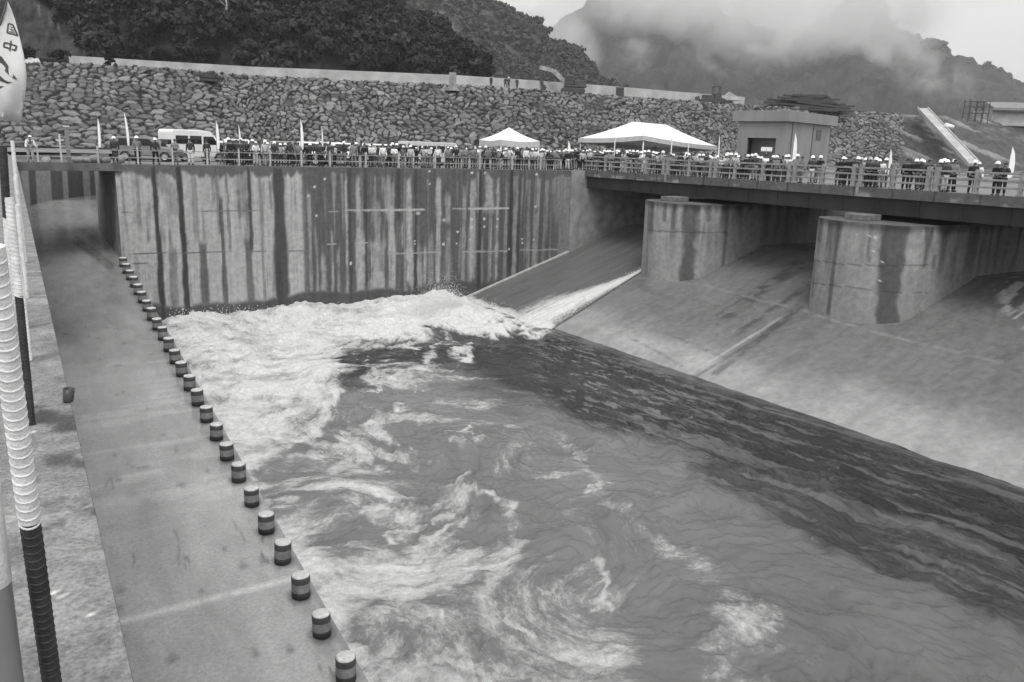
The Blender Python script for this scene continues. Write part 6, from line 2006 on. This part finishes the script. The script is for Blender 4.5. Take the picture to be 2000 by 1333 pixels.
# ------------------------------------------------------------------ fence of ribbed bars in the left foreground
M_BARD = plain('dark_painted_bar', .035, .45, var=.35, scale=30)
M_BARW = plain('white_painted_bar', .7, .55, var=.18, scale=22, bump=.22, bscale=120)
def bar_mesh(h0, h1, r, pitch):
    mb = MB(); prof = []; z = h0
    mb.lathe([(r, h0), (r, h1)], n=14)
    while z < h1 - pitch * .5:
        rr = r * 1.085
        n = 14
        vs = []; fs = []
        for j, (dr__, dz) in enumerate(((r * .98, -.17), (rr, -.06), (rr, .06), (r * .98, .17))):
            for q in range(n):
                t_ = 2 * math.pi * q / n
                vs.append((dr__ * math.cos(t_), dr__ * math.sin(t_), z + dz * pitch * .8 + .35 * pitch * math.sin(t_)))
        for j in range(3):
            for q in range(n):
                fs.append((j * n + q, j * n + (q + 1) % n, (j + 1) * n + (q + 1) % n, (j + 1) * n + q))
        mb._add(vs, fs, 0, True)
        z += pitch
    for sgn in (-.9, .9):
        mb.bar((sgn * r * 1.05, 0, h0), (sgn * r * 1.05, 0, h1), r * .16)
    mb.lathe([(r, h1), (.001, h1 + .002)], n=14)
    return mb
def ribbed(label, base, h, r, split, low=M_BARD, high=M_BARW):
    """standing ribbed bar, dark below `split`, white above"""
    root = empty('ribbed_bar', base); tag(root, label, 'bar', 'ribbed bars along the near wall')
    root.rotation_euler = (0, 0, rad(140))
    if split > 0:
        bar_mesh(-.02, split, r, r * 1.06).build('dark_length', low, root)
    if split < h:
        bar_mesh(split, h, r * 1.06, r * 1.12).build('white_length', high, root)
    return root
def aim(o, a, b):
    d = Vector(b - a); o.rotation_mode = 'QUATERNION'; o.rotation_quaternion = d.to_track_quat('Z', 'Y')
def bar_fit(xb, yb, xt, yt, wpx, ys, base_z=.35, label=''):
    b = onz(xb, yb, base_z); d = (b - EYE) @ FW
    zt_ = bis(lambda z: px((b[0], b[1], z))[1], base_z, 1.7, yt)
    top = atd(xt, yt, (np.array([b[0], b[1], zt_]) - EYE) @ FW)
    ln = float(np.linalg.norm(top - b)); ax_ = (top - b) / ln
    sp = bis(lambda q: px(b + ax_ * q)[1], 0, ln, ys) if ys else 0
    o = ribbed(label, tuple(b), ln, wpx / FPX * d / 2 / 1.1, sp)
    aim(o, b, top)
    return o
B1 = atd(101, 1329, 1.9); T1 = atd(8, 650, 1.56)
ax1 = (T1 - B1) / np.linalg.norm(T1 - B1)
B0 = B1 + ax1 * ((.35 - B1[2]) / ax1[2])
z1 = bis(lambda q: px(B0 + ax1 * q)[1], 0, 1.2, 1018)
o = ribbed('thickest ribbed bar, dark below and white above, nearest the camera', tuple(B0), 1.22, .0192, z1); aim(o, B0, B0 + ax1)
bar_fit(62, 830, 18, 387, 15.5, 578, label='second ribbed bar, dark foot and white upper half, behind the thickest one')
bar_fit(60, 704, 37, 500, 7, 0, label='slender all white ribbed bar beside the dark foot of the second bar')
bar_fit(52, 582, 34, 400, 9, 0, label='white ribbed bar standing behind the slender one')
bar_fit(49, 512, 30, 345, 8, 0, label='pale ribbed bar farther along the near wall')
bar_fit(39, 428, 24, 275, 7, 0, label='farthest thin pale ribbed bar of the near wall fence')
b = onz(30, 640, .35)
pb_ = onz(36, 655, .35); d = (pb_ - EYE) @ FW
topz = bis(lambda z: px((pb_[0], pb_[1], z))[1], .35, 1.7, 505)
mb = MB(); mb.tube([(0, 0, 0), (0, 0, topz - .35)], .5 * 17 / FPX * d, 14); o = mb.build('smooth_pole', M_BARW); o.location = (pb_[0] - .06, pb_[1], .35)
tag(o, 'smooth white pole between the ribbed bars on the near wall', 'pole')
_a, _b = M_BARD, M_BARW
def swapped(xb, yb, xt, yt, wpx, ys, label):
    b_ = onz(xb, yb, .35); d = (b_ - EYE) @ FW
    zt_ = bis(lambda z: px((b_[0], b_[1], z))[1], .35, 1.74, yt)
    top = atd(xt, yt, (np.array([b_[0], b_[1], zt_]) - EYE) @ FW); ln = float(np.linalg.norm(top - b_)); ax_ = (top - b_) / ln
    sp = bis(lambda q: px(b_ + ax_ * q)[1], 0, ln, ys)
    o = ribbed(label, tuple(b_), ln, wpx / FPX * d / 2 / 1.1, sp, M_BARW, M_BARD); aim(o, b_, top)
swapped(27, 640, 5, 285, 15, 425, 'ribbed bar with a dark top at the left edge below the big flag')
# smooth pipe post at the very left
P2 = atd(-14, 1240, 1.75)
ztop = bis(lambda z: px((P2[0], P2[1], z))[1], .2, 1.7, 905); zsp = bis(lambda z: px((P2[0], P2[1], z))[1], .1, 1.7, 1142)
pr = empty('pipe_post', (P2[0], P2[1], .35)); tag(pr, 'smooth pipe post, white above and grey below, in the lower left corner', 'post')
mb = MB(); mb.lathe([(.046, -.01), (.046, zsp - .35)], n=24); mb.build('grey_length', M_GREYP, pr)
mb = MB(); mb.lathe([(.046, zsp - .35), (.047, zsp - .345), (.047, ztop - .37), (.04, ztop - .352), (.001, ztop - .35)], n=24); mb.build('white_length', M_BARW, pr)
# cut pipe stub on the wall edge
ps = onz(137, 784, .35); mb = MB()
mb.lathe([(.026, 0), (.03, .07), (.026, .07), (.022, .005), (.001, .005)], n=18)
o = mb.build('pipe_stub', M_DARKP); o.location = (ps[0] - .01, ps[1], .352); o.rotation_euler = (.12, .1, .4)
tag(o, 'short dark cut pipe standing at the edge of the near wall', 'pipe')

# ------------------------------------------------------------------ big feather flag at upper left
DF = 9.0
base = atd(-34, 420, DF); base[2] = .35 if False else 0.35
ff = empty('feather_flag', base); tag(ff, 'large white feather flag with dark emblem and two characters at upper left', 'flag')
def fp(x, y, off=0.0):
    wv = .07 * math.sin(y / 34.0) + .05 * math.sin(x / 13.0 + y / 50.0) + .025 * math.sin(y / 11.0 - x / 9.0) * min(1, max(0, (y - 150) / 60))
    return atd(x, y, DF + wv + off) - base
ol = [(15, 3), (22, 18), (29, 38), (35, 60), (41, 84), (46, 105), (50, 126), (52, 146), (51, 168), (48, 194), (44, 220), (40, 242)]
il = [(13, 5), (6, 24), (1, 44), (-4, 66), (-8, 88), (-12, 108), (-16, 128), (-19, 148), (-21, 168), (-23, 190), (-25, 212), (-26, 226)]
def sheet(left, right, off, thick, nu=10):
    mb = MB(); vs = []; fs = []
    n = len(left)
    for o_ in (off - thick / 2, off + thick / 2):
        for (x0, y0), (x1, y1) in zip(left, right):
            for j in range(nu + 1):
                u = j / nu; vs.append(fp(x0 + (x1 - x0) * u, y0 + (y1 - y0) * u, o_))
    S_ = n * (nu + 1)
    for i in range(n - 1):
        for j in range(nu):
            a = i * (nu + 1) + j
            fs.append((a, a + 1, a + nu + 2, a + nu + 1)); fs.append((S_ + a + nu + 1, S_ + a + nu + 2, S_ + a + 1, S_ + a))
    for i in range(n - 1):
        for j in (0, nu):
            a = i * (nu + 1) + j; fs.append((a, a + nu + 1, S_ + a + nu + 1, S_ + a))
    for j in range(nu):
        for i in (0, n - 1):
            a = i * (nu + 1) + j; fs.append((a, a + 1, S_ + a + 1, S_ + a))
    mb._add(vs, fs, 0, True)
    return mb
sheet(il, ol, 0, .006).build('sail', plain('flag_cloth', .52, .85, var=.08, scale=3, bump=.3, bscale=5), ff)
mb = MB(); mb.tube([Vector((0, 0, 0)), Vector(fp(-30, 300)), Vector(fp(-27, 226)), Vector(fp(-17, 128)), Vector(fp(-2, 54)), Vector(fp(14, 3))], [.02, .018, .016, .014, .011, .007], 8); mb.build('pole', M_DARKP, ff)
M_INK = plain('flag_ink', .05, .8, var=.2, scale=4)
def decal(name, polys):
    mb = MB()
    for poly in polys:
        top = [fp(x, y, -.008) for x, y in poly]; bot = [fp(x, y, -.004) for x, y in poly]
        n = len(poly)
        mb._add(top + bot, [tuple(range(n)), tuple(reversed(range(n, 2 * n)))] + [(i, (i + 1) % n, n + (i + 1) % n, n + i) for i in range(n)])
    return mb.build(name, M_INK, ff)
def stroke(a, b, w):
    dx, dy = b[0] - a[0], b[1] - a[1]; l_ = math.hypot(dx, dy); nx_, ny_ = -dy / l_ * w / 2, dx / l_ * w / 2
    return [(a[0] + nx_, a[1] + ny_), (b[0] + nx_, b[1] + ny_), (b[0] - nx_, b[1] - ny_), (a[0] - nx_, a[1] - ny_)]
q1 = [(16.5, 46.5), (25, 49), (34.5, 70), (14, 64.5)]
S1 = [stroke(q1[i], q1[(i + 1) % 4], 3.4) for i in range(4)] + [stroke((19, 52), (25, 54), 1.5), stroke((18.5, 57), (27, 59.5), 1.5), stroke((17.5, 62), (29.5, 65), 1.5), stroke((22, 53), (23.5, 63.5), 1.5), stroke((25, 61), (27, 63), 1.4)]
decal('character', S1)
q2 = [(8.5, 83.5), (32, 90.5), (30, 99), (7.5, 92)]
decal('character', [stroke(q2[i], q2[(i + 1) % 4], 3.6) for i in range(4)] + [stroke((21.5, 80), (19, 100.5), 3.4)])
decal('emblem', [[(-6, 104), (4, 112), (16, 129), (26, 146), (33.5, 155), (27, 154), (17, 147), (9.5, 139), (10, 135.5), (11.5, 134), (6, 127), (0, 122.5), (-8, 120)],
                 [(-8, 143), (0, 148.5), (9, 156.5), (17, 160.5), (25, 161), (14, 163.5), (4, 160), (-8, 155)], [(-8, 168), (0, 168.5), (8, 169), (0, 173), (-8, 175)]])
